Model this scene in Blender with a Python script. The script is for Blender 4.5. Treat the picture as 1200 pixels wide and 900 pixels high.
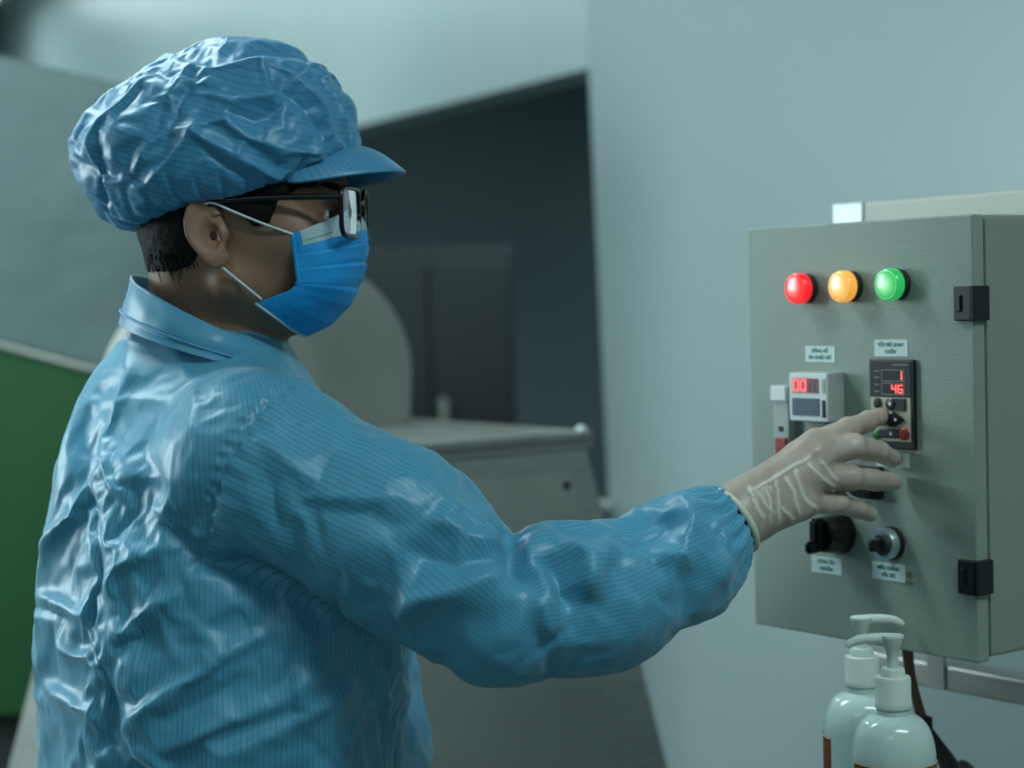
import bpy, bmesh, math, random
import numpy as np
from mathutils import Vector, Matrix
for o in list(bpy.data.objects): bpy.data.objects.remove(o)
SC = bpy.context.scene
COL = SC.collection
rng = np.random.default_rng(7)
def R(d): return math.radians(d)
def lin(*c): return tuple(((v/255)/12.92 if v/255 <= .04045 else (((v/255)+.055)/1.055)**2.4) for v in c) + (1,)

# ------------------------------------------------------------------ camera
FPX, PITCH, ROLL = 2200.0, R(2.55), R(1.45)
C0 = np.array([0, 0, 1.5])
FW = np.array([0, math.cos(PITCH), -math.sin(PITCH)])
_r0 = np.array([1., 0, 0]); _u0 = np.cross(_r0, FW)
RT = math.cos(ROLL)*_r0 - math.sin(ROLL)*_u0
UP = math.sin(ROLL)*_r0 + math.cos(ROLL)*_u0
cd = bpy.data.cameras.new('camera'); cam = bpy.data.objects.new('camera', cd); COL.objects.link(cam)
cd.sensor_width = 36; cd.sensor_fit = 'HORIZONTAL'; cd.lens = FPX/1200*36
cam.matrix_world = Matrix(((RT[0], UP[0], -FW[0], C0[0]), (RT[1], UP[1], -FW[1], C0[1]), (RT[2], UP[2], -FW[2], C0[2]), (0, 0, 0, 1)))
cd.dof.use_dof = True; cd.dof.focus_distance = 1.60; cd.dof.aperture_fstop = 3.6
cd.clip_start = .05
SC.camera = cam
def at(px, py, Y):
    """world point seen at a photo pixel at distance Y in front of the camera"""
    r = FW + (px-600)/FPX*RT - (py-450)/FPX*UP
    return C0 + r*(Y/r[1])
def proj(P):
    d = np.asarray(P) - C0; z = d@FW
    return np.stack([600+FPX*(d@RT)/z, 450-FPX*(d@UP)/z], -1)

# ------------------------------------------------------------------ world, lamps, exposure
w = bpy.data.worlds.new('world'); SC.world = w; w.use_nodes = True
w.node_tree.nodes['Background'].inputs[0].default_value = (.30, .42, .45, 1)
w.node_tree.nodes['Background'].inputs[1].default_value = .05
def area(name, loc, aim, sx, sy, watt, col):
    l = bpy.data.lights.new(name, 'AREA'); l.shape = 'RECTANGLE'; l.size = sx; l.size_y = sy; l.energy = watt; l.color = col
    o = bpy.data.objects.new(name, l); COL.objects.link(o); o.location = loc
    o.rotation_euler = (Vector(aim)-Vector(loc)).to_track_quat('-Z', 'Y').to_euler(); return o
COOL = (.74, .96, 1.0)
LAMPS = [((-1.15, 2.35, 2.80), 1.2, .30, 27), ((.95, .55, 2.80), 1.2, .30, 17), ((-.9, -.7, 2.80), 1.2, .30, 2), ((-1.3, 4.35, 2.80), .30, 1.2, 11), ((-2.1, 5.7, 2.80), .30, 1.2, 19), ((-2.28, 7.35, 2.80), .30, 1.2, 5)]  # first two assumed; the one behind the camera and those along the doorway wall are added fill
area('assumed_window_light', (-2.60, 2.50, 1.85), (0, 2.50, 1.75), .8, .9, 24, (.80, .97, 1.0))  # assumed window source, out of view, placed after the shadows on the cabinet
area('dark_room_fill', (.35, 4.6, 2.42), (.35, 4.6, 0), .3, .3, 15, COOL)  # added fill without a fixture, lifts the darkness of the unlit room
for loc, sx, sy, wt in LAMPS:
    area('unseen_ceiling_lamp', loc, (loc[0], loc[1], 0), sx, sy, wt, COOL)
vs = SC.view_settings
vs.view_transform = 'Standard'; vs.look = 'None'; vs.gamma = 1; vs.use_curve_mapping = False; vs.exposure = 0.13

# ------------------------------------------------------------------ materials
def mat(name, col, rough=.5, metal=0., spec=.5, var=None, bump=None, coat=0, emit=None, alpha=1, sss=0, trans=0, aniso=None):
    """var=(scale, colour2, sharpness, stretch)  bump=(scale, strength, distance)"""
    m = bpy.data.materials.new(name); m.use_nodes = True
    nt = m.node_tree; b = nt.nodes['Principled BSDF']; L = nt.links.new
    b.inputs['Base Color'].default_value = col; b.inputs['Roughness'].default_value = rough
    b.inputs['Metallic'].default_value = metal; b.inputs['Specular IOR Level'].default_value = spec
    b.inputs['Coat Weight'].default_value = coat; b.inputs['Alpha'].default_value = alpha
    b.inputs['Transmission Weight'].default_value = trans
    if sss:
        b.inputs['Subsurface Weight'].default_value = sss; b.inputs['Subsurface Radius'].default_value = (.012, .005, .003); b.inputs['Subsurface Scale'].default_value = 1
    tc = nt.nodes.new('ShaderNodeTexCoord')
    if var:
        mp = nt.nodes.new('ShaderNodeMapping'); L(tc.outputs['Object'], mp.inputs[0])
        if len(var) > 3: mp.inputs['Scale'].default_value = var[3]
        n = nt.nodes.new('ShaderNodeTexNoise'); n.inputs['Scale'].default_value = var[0]; n.inputs['Detail'].default_value = 5
        L(mp.outputs[0], n.inputs['Vector'])
        r = nt.nodes.new('ShaderNodeValToRGB'); k = var[2]
        r.color_ramp.elements[0].position = .5-k; r.color_ramp.elements[1].position = .5+k
        r.color_ramp.elements[0].color = col; r.color_ramp.elements[1].color = var[1]
        L(n.outputs['Fac'], r.inputs[0]); L(r.outputs[0], b.inputs['Base Color'])
    if bump:
        n2 = nt.nodes.new('ShaderNodeTexNoise'); n2.inputs['Scale'].default_value = bump[0]; n2.inputs['Detail'].default_value = 3
        L(tc.outputs['Object'], n2.inputs['Vector'])
        bp = nt.nodes.new('ShaderNodeBump'); bp.inputs['Strength'].default_value = bump[1]; bp.inputs['Distance'].default_value = bump[2]
        L(n2.outputs['Fac'], bp.inputs['Height']); L(bp.outputs[0], b.inputs['Normal'])
    if emit:
        b.inputs['Emission Color'].default_value = emit[0]; b.inputs['Emission Strength'].default_value = emit[1]
    return m
def striped(name, base, line, pitch, width, rough=.42, sheen=.25):
    """woven polyester with a fine dark antistatic pinstripe running along the cloth (UV.x is in metres across the cloth)"""
    m = mat(name, base, rough, 0, .5, bump=(300, .15, .0008)); nt = m.node_tree; L = nt.links.new; b = nt.nodes['Principled BSDF']
    uv = nt.nodes.new('ShaderNodeUVMap'); sp = nt.nodes.new('ShaderNodeSeparateXYZ'); L(uv.outputs[0], sp.inputs[0])
    def mth(op, a, c=None):
        n = nt.nodes.new('ShaderNodeMath'); n.operation = op
        for i, v in enumerate((a, c)):
            if v is None: continue
            if isinstance(v, (int, float)): n.inputs[i].default_value = v
            else: L(v, n.inputs[i])
        return n.outputs[0]
    fr = mth('FRACT', mth('DIVIDE', sp.outputs['X'], pitch))
    tri = mth('ABSOLUTE', mth('SUBTRACT', fr, .5))
    mr = nt.nodes.new('ShaderNodeMapRange'); L(tri, mr.inputs[0]); mr.inputs[1].default_value = width*.35; mr.inputs[2].default_value = width; mr.inputs[3].default_value = 1; mr.inputs[4].default_value = 0
    tc = nt.nodes.new('ShaderNodeTexCoord'); nz = nt.nodes.new('ShaderNodeTexNoise'); nz.inputs['Scale'].default_value = 9; L(tc.outputs['Object'], nz.inputs['Vector'])
    mx0 = nt.nodes.new('ShaderNodeMixRGB'); mx0.inputs[1].default_value = base; mx0.inputs[2].default_value = tuple(v*.82 for v in base[:3])+(1,); L(nz.outputs['Fac'], mx0.inputs[0])
    mx = nt.nodes.new('ShaderNodeMixRGB'); L(mr.outputs[0], mx.inputs[0]); L(mx0.outputs[0], mx.inputs[1]); mx.inputs[2].default_value = line
    L(mx.outputs[0], b.inputs['Base Color'])
    b.inputs['Sheen Weight'].default_value = sheen; b.inputs['Sheen Roughness'].default_value = .4
    return m
M = {}
M['wall'] = mat('painted wall panel', lin(157, 173, 172), .36, var=(1.2, lin(150, 166, 166), .3))
M['ceiling'] = mat('white ceiling', lin(205, 210, 208), .7)
M['floor'] = mat('grey epoxy floor', lin(95, 112, 108), .35, var=(3, lin(80, 98, 95), .3))
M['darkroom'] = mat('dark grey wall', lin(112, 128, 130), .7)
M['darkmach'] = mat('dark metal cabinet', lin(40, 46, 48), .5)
M['steel'] = mat('brushed stainless steel', lin(168, 170, 164), .42, .55, var=(14, lin(138, 140, 134), .35, (1, 1, 9)), bump=(90, .04, .002))
M['steel_dull'] = mat('dull stainless sheet', lin(166, 168, 160), .5, .3, var=(5, lin(142, 146, 139), .3), bump=(60, .05, .002))
M['hood'] = mat('cloudy grey sheet', lin(100, 118, 116), .5, .1, var=(3.2, lin(82, 101, 100), .32, (.6, 1, 4)), bump=(5, .35, .03))
M['bright'] = mat('polished steel end', lin(178, 188, 192), .38, .3)
M['green'] = mat('green painted sheet', lin(24, 78, 36), .55, var=(4, lin(20, 68, 32), .3))
M['plinth'] = mat('dark rubber plinth', lin(38, 42, 42), .7)
M['paint'] = mat('grey green textured cabinet paint', lin(138, 152, 140), .30, 0, .6, var=(2.5, lin(130, 145, 134), .3), bump=(820, .6, .0012))
M['paint_edge'] = mat('plain cabinet paint', lin(132, 142, 130), .45, bump=(400, .2, .001))
M['gasket'] = mat('black rubber', lin(18, 20, 20), .6)
M['black'] = mat('black moulded plastic', lin(20, 21, 22), .35)
M['blackmat'] = mat('matt black plastic', lin(30, 33, 34), .6)
M['chrome'] = mat('satin chrome', lin(205, 212, 215), .28, .85)
M['white'] = mat('white plastic', lin(214, 220, 218), .4)
M['greyplastic'] = mat('pale grey plastic', lin(165, 172, 168), .4)
M['bluegrey'] = mat('blue grey display window', lin(70, 88, 104), .3)
M['keypad'] = mat('beige keypad overlay', lin(168, 170, 150), .45)
M['redplastic'] = mat('red plastic', lin(150, 42, 36), .4)
M['greenplastic'] = mat('green plastic', lin(38, 110, 60), .4)
M['labelpaper'] = mat('white paper label', lin(200, 216, 212), .5)
M['labelink'] = mat('teal print', lin(28, 112, 104), .6)
M['greyink'] = mat('grey print', lin(140, 148, 150), .6)
M['rust'] = mat('rust smear', lin(118, 112, 88), .7)
def glow(name, col, edge, s):
    m = mat(name, edge, .25, 0, .5, coat=.4); nt = m.node_tree; b = nt.nodes['Principled BSDF']; L = nt.links.new
    g = nt.nodes.new('ShaderNodeUVMap'); sp = nt.nodes.new('ShaderNodeSeparateXYZ'); L(g.outputs[0], sp.inputs[0])
    r = nt.nodes.new('ShaderNodeValToRGB'); L(sp.outputs['X'], r.inputs[0])
    r.color_ramp.elements[0].color = col; r.color_ramp.elements[0].position = .0
    r.color_ramp.elements[1].color = edge; r.color_ramp.elements[1].position = .85
    L(r.outputs[0], b.inputs['Emission Color']); b.inputs['Emission Strength'].default_value = s
    return m
M['lamp_red'] = glow('lit red lens', (1, .16, .13, 1), (.75, .01, .015, 1), .9)
M['lamp_amber'] = glow('lit amber lens', (1, .70, .30, 1), (.74, .32, .05, 1), .85)
M['lamp_green'] = glow('lit green lens', (.45, 1, .5, 1), (.02, .35, .08, 1), .8)
M['led'] = mat('lit red digits', (.8, .05, .04, 1), .4, emit=((1, .09, .08, 1), 2.2))
M['led_off'] = mat('unlit red digits', lin(120, 70, 84), .4)
M['tubes'] = mat('lit diffuser', (1, 1, 1, 1), .4, emit=((.8, .97, 1, 1), 4))
M['pane'] = mat('assumed window glow', (.8, .9, .9, 1), .2, emit=((.80, .97, 1, 1), 3))  # glows as light from the assumed window
M['bottle'] = mat('milky translucent bottle', lin(188, 208, 201), .16, 0, .5, sss=.25)
M['pump'] = mat('off white pump plastic', lin(206, 218, 208), .38, sss=.15)
M['biglabel'] = mat('brown bottle label', lin(130, 66, 30), .45, var=(30, lin(100, 50, 26), .3))
M['labeledge'] = mat('label border', lin(205, 200, 178), .5)
M['cable_brown'] = mat('brown sleeve', lin(104, 72, 58), .55)
M['gown'] = striped('blue striped cleanroom cloth', lin(86, 163, 194), lin(60, 126, 164), .0041, .12, .41)
M['cap'] = striped('blue striped cap cloth', lin(74, 149, 189), lin(54, 118, 161), .0048, .11, .40)
M['thread'] = mat('blue stitched seam', lin(86, 156, 204), .5)
M['skin'] = mat('skin', lin(150, 114, 90), .5, sss=.1, var=(60, lin(136, 102, 80), .3))
M['hair'] = mat('black hair', lin(11, 10, 10), .6, spec=.2, bump=(300, .3, .002))
M['eye'] = mat('eye white', lin(190, 186, 180), .25)
M['iris'] = mat('dark iris', lin(30, 18, 12), .15)
M['frame'] = mat('black glossy spectacle frame', lin(10, 10, 11), .22)
M['glass'] = mat('spectacle lens', (.93, .9, .97, 1), .03, trans=1, spec=.6); M['glass'].node_tree.nodes['Principled BSDF'].inputs['IOR'].default_value = 1.05
M['mask'] = mat('blue non woven mask', lin(12, 158, 226), .6, bump=(500, .25, .0008), var=(10, lin(10, 148, 220), .3))
M['maskwhite'] = mat('white mask band', lin(168, 196, 200), .65, bump=(500, .25, .0008))
M['loop'] = mat('white elastic', lin(214, 224, 222), .6)
M['glove'] = mat('milky latex glove', lin(168, 150, 136), .36, 0, .5, sss=.15, var=(30, lin(188, 176, 162), .25))
_nt = M['glove'].node_tree; _b = _nt.nodes['Principled BSDF']; _u = _nt.nodes.new('ShaderNodeUVMap'); _s = _nt.nodes.new('ShaderNodeSeparateXYZ'); _m = _nt.nodes.new('ShaderNodeMixRGB')
_nt.links.new(_u.outputs[0], _s.inputs[0]); _nt.links.new(_s.outputs['X'], _m.inputs[0]); _nt.links.new(_b.inputs['Base Color'].links[0].from_socket, _m.inputs[1]); _m.inputs[2].default_value = lin(222, 220, 206); _nt.links.new(_m.outputs[0], _b.inputs['Base Color'])
M['bead'] = mat('cream rolled latex', lin(212, 212, 190), .4, sss=.2)
M['trouser'] = mat('blue trouser cloth', lin(64, 126, 176), .55)
M['shoe'] = mat('white rubber boot', lin(205, 210, 208), .45)

# ------------------------------------------------------------------ mesh helpers
def link(name, me, m, parent=None, smooth=True):
    o = bpy.data.objects.new(name, me); COL.objects.link(o)
    if m is not None and not me.materials:
        for x in (m if isinstance(m, (list, tuple)) else [m]): me.materials.append(x)
    if parent is not None: o.parent = parent
    if smooth and len(me.polygons): me.polygons.foreach_set('use_smooth', np.ones(len(me.polygons), bool))
    return o
def raw(name, V, F, m, parent=None, uv=None, smooth=True, fmat=None):
    V = np.ascontiguousarray(V, np.float32); me = bpy.data.meshes.new(name)
    if isinstance(F, np.ndarray):
        n, k = F.shape
        me.vertices.add(len(V)); me.vertices.foreach_set('co', V.ravel())
        me.loops.add(n*k); me.loops.foreach_set('vertex_index', F.astype(np.int32).ravel())
        me.polygons.add(n); me.polygons.foreach_set('loop_start', np.arange(0, n*k, k, dtype=np.int32))
        me.update(calc_edges=True); me.validate()
    else:
        me.from_pydata(V.tolist(), [], F); me.update()
    if uv is not None:
        l = me.uv_layers.new(name='UVMap'); idx = np.empty(len(me.loops), np.int32); me.loops.foreach_get('vertex_index', idx)
        l.data.foreach_set('uv', np.ascontiguousarray(uv, np.float32)[idx].ravel())
    o = link(name, me, m, parent, smooth)
    if fmat is not None: me.polygons.foreach_set('material_index', np.asarray(fmat, np.int32)); me.update()
    return o
def gridF(nu, nv, wrap=True):
    """quads of a grid: nv rows of nu points"""
    i = np.arange(nu if wrap else nu-1); j = np.arange(nv-1); I, J = np.meshgrid(i, j); I = I.ravel(); J = J.ravel(); I2 = (I+1) % nu
    return np.stack([J*nu+I, J*nu+I2, (J+1)*nu+I2, (J+1)*nu+I], 1)
def fromB(name, bm, m, parent=None, smooth=False):
    bmesh.ops.recalc_face_normals(bm, faces=bm.faces); me = bpy.data.meshes.new(name); bm.to_mesh(me); bm.free()
    return link(name, me, m, parent, smooth)
def addbox(bm, lo, hi, bev=0, seg=2, mi=0):
    b2 = bmesh.new(); r = bmesh.ops.create_cube(b2, size=1)
    for v in r['verts']: v.co = Vector([lo[k]+(v.co[k]+.5)*(hi[k]-lo[k]) for k in range(3)])
    if bev: bmesh.ops.bevel(b2, geom=list(b2.edges), offset=bev, segments=seg, affect='EDGES', profile=.6)
    for f in b2.faces: f.material_index = mi
    me = bpy.data.meshes.new('t'); b2.to_mesh(me); b2.free(); bm.from_mesh(me); bpy.data.meshes.remove(me)
def box(name, lo, hi, m, parent=None, bev=.002, seg=2):
    bm = bmesh.new(); addbox(bm, lo, hi, bev, seg); return fromB(name, bm, m, parent)
def lathe(name, prof, m, parent=None, n=48, axis='z', loc=(0, 0, 0), cap=True, uvr=False):
    """prof: (radius, height) list turned about an axis through loc; axis '-y' points out of a panel face"""
    P = []; uv = []
    th = np.linspace(0, 2*np.pi, n, endpoint=False); rm = max(p[0] for p in prof)
    for r, h in prof:
        c, s = r*np.cos(th), r*np.sin(th); H = np.full(n, h)
        P.append(np.stack([c, s, H], 1) if axis == 'z' else np.stack([c, -H, s], 1)); uv.append(np.stack([np.full(n, r/rm), np.full(n, h)], 1))
    P = np.concatenate(P)+np.array(loc); F = [list(map(int, f)) for f in gridF(n, len(prof))]
    if cap:
        F.append(list(range(n))[::-1]); F.append([(len(prof)-1)*n+i for i in range(n)])
    o = raw(name, P, F, m, parent, np.concatenate(uv))
    b = bmesh.new(); b.from_mesh(o.data); bmesh.ops.recalc_face_normals(b, faces=b.faces); b.to_mesh(o.data); b.free()
    md = o.modifiers.new('edge', 'EDGE_SPLIT'); md.split_angle = R(38)
    return o
def spline(pts, n):
    pts = np.asarray(pts, float); k = len(pts); out = []
    t = np.linspace(0, k-1, n)
    for x in t:
        i = min(int(x), k-2); u = x-i
        p0, p1, p2, p3 = pts[max(i-1, 0)], pts[i], pts[i+1], pts[min(i+2, k-1)]
        out.append(.5*((2*p1)+(-p0+p2)*u+(2*p0-5*p1+4*p2-p3)*u*u+(-p0+3*p1-3*p2+p3)*u**3))
    return np.array(out)
def tubeV(path, rad, ns=12, flat=1.):
    path = np.asarray(path, float); n = len(path); rad = np.broadcast_to(rad, (n,))
    T = np.gradient(path, axis=0); T /= np.linalg.norm(T, axis=1)[:, None]+1e-12
    N = np.cross(T[0], [0, 0, 1.]); N = N if np.linalg.norm(N) > .1 else np.cross(T[0], [0, 1., 0]); N /= np.linalg.norm(N)
    th = np.linspace(0, 2*np.pi, ns, endpoint=False); out = []
    for i in range(n):
        N = N-T[i]*(N@T[i]); N /= np.linalg.norm(N); B = np.cross(T[i], N)
        out.append(path[i]+rad[i]*(np.cos(th)[:, None]*N+flat*np.sin(th)[:, None]*B))
    F = [list(map(int, f)) for f in gridF(ns, n)]+[list(range(ns))[::-1], [(n-1)*ns+i for i in range(ns)]]
    return np.concatenate(out), F
def tube(name, path, rad, m, parent=None, ns=12, n=None, flat=1.):
    if n: path = spline(path, n)
    V, F = tubeV(path, rad if np.ndim(rad) == 0 or len(rad) == len(path) else np.interp(np.linspace(0, 1, len(path)), np.linspace(0, 1, len(rad)), rad), ns, flat)
    return raw(name, V, F, m, parent)
def torus(name, c, ax, r, rr, m, parent=None, n=64, k=10, squash=1, ref=None):
    ax = np.asarray(ax, float); ax /= np.linalg.norm(ax); u = np.cross(ax, [0, 0, 1.] if ref is None else ref); u /= np.linalg.norm(u); v = np.cross(ax, u)
    a = np.linspace(0, 2*np.pi, n, endpoint=False); b = np.linspace(0, 2*np.pi, k, endpoint=False)
    P = [np.asarray(c)+(r+rr*np.cos(bb))*np.cos(a)[:, None]*u+squash*(r+rr*np.cos(bb))*np.sin(a)[:, None]*v+rr*np.sin(bb)*ax for bb in b]
    P = np.concatenate(P); F = gridF(n, k); w_ = np.array([[(k-1)*n+i, (k-1)*n+(i+1) % n, (i+1) % n, i] for i in range(n)])
    return raw(name, P, np.concatenate([F, w_]), m, parent)
def text(name, s, size, m, parent, loc, rot=(math.pi/2, 0, 0), depth=.0002, xs=1., bold=0):
    cu = bpy.data.curves.new('t', 'FONT'); cu.body = s; cu.size = size; cu.align_x = 'CENTER'; cu.align_y = 'CENTER'; cu.extrude = depth; cu.resolution_u = 3; cu.offset = bold
    o = bpy.data.objects.new('t', cu); COL.objects.link(o); bpy.context.view_layer.update()
    me = bpy.data.meshes.new_from_object(o.evaluated_get(bpy.context.evaluated_depsgraph_get())); bpy.data.objects.remove(o)
    me.materials.clear(); t = link(name, me, m, parent, False); t.location = loc; t.rotation_euler = rot; t.scale = (xs, 1, 1); return t
def empty(name, label, cat, loc=(0, 0, 0), rz=0, group=None):
    o = bpy.data.objects.new(name, None); COL.objects.link(o); o.location = loc; o.rotation_euler = (0, 0, rz); o.empty_display_size = .05
    return tag(o, label, cat, group)
def tag(o, label, cat, group=None):
    o['label'] = label; o['category'] = cat
    if group: o['group'] = group
    return o
def struct(o, label=None, cat=None):
    o['kind'] = 'structure'
    if label: o['label'] = label
    if cat: o['category'] = cat
    return o
def prism(name, pts, depthvec, m, parent=None, bev=0):
    """a planar outline (3D points) given thickness along depthvec"""
    bm = bmesh.new(); d = Vector(depthvec)
    a = [bm.verts.new(Vector(p)) for p in pts]; b = [bm.verts.new(Vector(p)+d) for p in pts]; n = len(pts)
    bm.faces.new(a); bm.faces.new(b[::-1])
    for i in range(n): bm.faces.new([a[i], b[i], b[(i+1) % n], a[(i+1) % n]])
    bmesh.ops.recalc_face_normals(bm, faces=bm.faces)
    if bev: bmesh.ops.bevel(bm, geom=list(bm.edges), offset=bev, segments=2, affect='EDGES')
    return fromB(name, bm, m, parent)

# ---- noise and signed distance modelling
def _h(ix, iy, iz, seed):
    h = (ix*73856093) ^ (iy*19349663) ^ (iz*83492791) ^ (seed*2654435761 & 0x7fffffff)
    h = (h ^ (h >> 13))*1274126177; h = h & 0x7fffffff; h = (h ^ (h >> 15))*668265263 & 0x7fffffff
    return (h % 65536)/32768.-1
def noise(P, s, seed=0):
    Q = np.asarray(P, float)*s; I = np.floor(Q).astype(np.int64); f = Q-I; f = f*f*f*(f*(f*6-15)+10); out = 0
    for dx in (0, 1):
        for dy in (0, 1):
            for dz in (0, 1):
                wt = (f[:, 0] if dx else 1-f[:, 0])*(f[:, 1] if dy else 1-f[:, 1])*(f[:, 2] if dz else 1-f[:, 2])
                out = out+wt*_h(I[:, 0]+dx, I[:, 1]+dy, I[:, 2]+dz, seed)
    return out
def fbm(P, s, o=3, seed=0): return sum(noise(P, s*2**i, seed+i)*.5**i for i in range(o))
def crumple(P, freq, seed, nd=7, sharp=1.0):
    """crossing sharp folds, each appearing only in patches, as in creased thin cloth"""
    r = np.random.default_rng(seed); W = np.stack([noise(P, freq*.55, seed+k) for k in (1, 2, 3)], 1)*.55/freq
    h = 0
    for i in range(nd):
        n = r.normal(size=3); n /= np.linalg.norm(n)
        t = (P+W)@n*freq*r.uniform(.7, 1.4)+r.uniform()
        tri = 1-np.abs(2*(t-np.floor(t))-1)
        h = h+(tri**sharp)*np.clip(noise(P, freq*.6, seed+20+i)*1.6, 0, 1)
    return h
def rc(P, a, b, ra, rb):
    a = np.asarray(a, float); ba = np.asarray(b, float)-a; d = P-a; h = np.clip(d@ba/(ba@ba), 0, 1)
    return np.sqrt((((d-h[..., None]*ba))**2).sum(-1))-(ra+h*(rb-ra))
def ell(P, c, r):
    r = np.asarray(r, float); q = (P-np.asarray(c))/r; k0 = np.sqrt((q*q).sum(-1)); k1 = np.sqrt(((q/r)**2).sum(-1))+1e-9
    return k0*(k0-1)/k1
def smin(a, b, k):
    h = np.clip(.5+.5*(b-a)/k, 0, 1); return b+(a-b)*h-k*h*(1-h)
def smax(a, b, k): return -smin(-a, -b, k)
def nets(f, lo, hi, h, newton=2):
    """surface nets of a signed distance function: verts, quads, normals"""
    lo = np.asarray(lo, float); B = 8; nb = np.ceil((np.asarray(hi)-lo)/h/B).astype(int)
    G = np.stack(np.meshgrid(*[np.arange(k) for k in nb], indexing='ij'), -1).reshape(-1, 3)
    cen = lo+(G*B+B/2)*h; fv = f(cen); D = np.empty(tuple(nb*B), np.float32)
    D[:] = np.repeat(np.repeat(np.repeat(np.where(fv < 0, -1., 1.).reshape(nb), B, 0), B, 1), B, 2)
    keep = G[np.abs(fv) < B*h*1.5]
    off = np.stack(np.meshgrid(*[np.arange(B)]*3, indexing='ij'), -1).reshape(-1, 3)
    for s in range(0, len(keep), 400):
        I = (keep[s:s+400, None, :]*B+off[None]).reshape(-1, 3)
        D[I[:, 0], I[:, 1], I[:, 2]] = f(lo+I*h)
    ins = D < 0
    cnt = np.zeros(tuple(np.array(D.shape)-1), np.int8)
    for c in off[(off < 2).all(1)]: cnt += ins[c[0]:D.shape[0]-1+c[0], c[1]:D.shape[1]-1+c[1], c[2]:D.shape[2]-1+c[2]]
    cells = np.argwhere((cnt > 0) & (cnt < 8)); idx = np.full(cnt.shape, -1, np.int32); idx[tuple(cells.T)] = np.arange(len(cells))
    cs = [np.array(c) for c in ((0, 0, 0), (1, 0, 0), (0, 1, 0), (1, 1, 0), (0, 0, 1), (1, 0, 1), (0, 1, 1), (1, 1, 1))]
    vals = [D[tuple((cells+c).T)] for c in cs]; acc = np.zeros((len(cells), 3)); k = np.zeros(len(cells))
    for i in range(8):
        for j in range(i+1, 8):
            if abs(cs[i]-cs[j]).sum() == 1:
                m_ = (vals[i] < 0) != (vals[j] < 0); t = np.where(m_, vals[i]/(vals[i]-vals[j]+1e-12), 0)
                acc += np.where(m_[:, None], cs[i]+t[:, None]*(cs[j]-cs[i]), 0); k += m_
    V = lo+(cells+acc/k[:, None])*h; F = []
    for ax in range(3):
        a, b = (ax+1) % 3, (ax+2) % 3
        sl0 = [slice(1, -1)]*3; sl1 = [slice(1, -1)]*3; sl0[ax] = slice(0, -1); sl1[ax] = slice(1, None)
        s0 = ins[tuple(sl0)]; s1 = ins[tuple(sl1)]; e = np.argwhere(s0 != s1); flip = s0[tuple(e.T)]
        base = e+1; base[:, ax] -= 1
        q = []
        for da, db in ((0, 0), (1, 0), (1, 1), (0, 1)):
            c = base.copy(); c[:, a] -= da; c[:, b] -= db; q.append(idx[tuple(np.clip(c, 0, np.array(cnt.shape)-1).T)])
        q = np.stack(q, 1); q[~flip] = q[~flip][:, ::-1]; F.append(q)
    F = np.concatenate(F); F = F[(F >= 0).all(1)]
    def grad(V):
        e = h*.4; return np.stack([f(V+np.eye(3)[i]*e)-f(V-np.eye(3)[i]*e) for i in range(3)], 1)/(2*e)
    for _ in range(newton):
        g = grad(V); gn = np.linalg.norm(g, axis=1)+1e-9; d = f(V); V = V-g/gn[:, None]*np.clip(d/gn, -h*.6, h*.6)[:, None]*.9
    g = grad(V); N = g/(np.linalg.norm(g, axis=1)[:, None]+1e-9)
    return V, F, N

# ================================================================== STRUCTURE
CU = np.array([-.5851, .8110, 0]); CV = np.array([.8110, .5851, 0]); ZZ = np.array([0, 0, 1.])     # along the right wall (away), into the wall
WA = np.array([.170, 3.80, 0]); WD = np.array([-.4509, .8926, 0]); WN = np.array([.8926, .4509, 0])  # doorway wall
H = 2.9
def wallprism(name, a, b, z0, z1, n, m, th=.12, lean=0):
    a = np.array(a, float); b = np.array(b, float)
    d = (b-a)/np.linalg.norm(b-a)
    pts = [a+ZZ*z0+d*lean, b+ZZ*z0, b+ZZ*z1, a+ZZ*z1]+([a+ZZ*1.962] if lean else [])
    return struct(prism(name, [tuple(p) for p in pts], tuple(np.array(n)*th), m))
fl = box('floor', (-2.9, -1.8, -.08), (3.8, 9.8, 0), M['floor'], None, 0); struct(fl)
ce = box('ceiling', (-2.9, -1.8, H), (3.8, 9.8, H+.08), M['ceiling'], None, 0); struct(ce)
wallprism('wall_right', WA, (3.5, -.815, 0), 0, H, CV, M['wall'], lean=.075)
T1 = 1.95
wallprism('wall_back_lintel', WA+WD*-.0, WA+WD*T1, 1.962, H, WN, M['wall'])
wallprism('wall_back', WA+WD*T1, WA+WD*6.26, 0, H, WN, M['wall'])
bpy.data.objects['wall_back_lintel'].name = 'trim_1'
wallprism('wall_left', (-2.65, 9.4, 0), (-2.65, -1.5, 0), 0, H, (-1, 0, 0), M['wall'])
wallprism('wall_front', (-2.65, -1.5, 0), (3.5, -1.5, 0), 0, H, (0, -1, 0), M['wall'])
wallprism('wall_side', (3.5, -1.5, 0), (3.5, -.815, 0), 0, H, (1, 0, 0), M['wall'])
for nm, lo, hi in (('assumed_window_1', (-2.635, 2.05, 1.38), (-2.625, 2.95, 2.32)),): struct(box(nm, lo, hi, M['pane'], None, 0))  # emissive pane of an assumed window, unseen on the left wall
for i, (lo, hi) in enumerate((((-2.65, 2.00, 1.33), (-2.615, 2.06, 2.37)), ((-2.65, 2.94, 1.33), (-2.615, 3.0, 2.37)), ((-2.65, 2.06, 1.33), (-2.615, 2.94, 1.39)), ((-2.65, 2.06, 2.31), (-2.615, 2.94, 2.37)))):
    struct(box('trim_%d' % (i+2), lo, hi, M['white'], None, .003))  # frame bars around the unseen, assumed window
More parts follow.
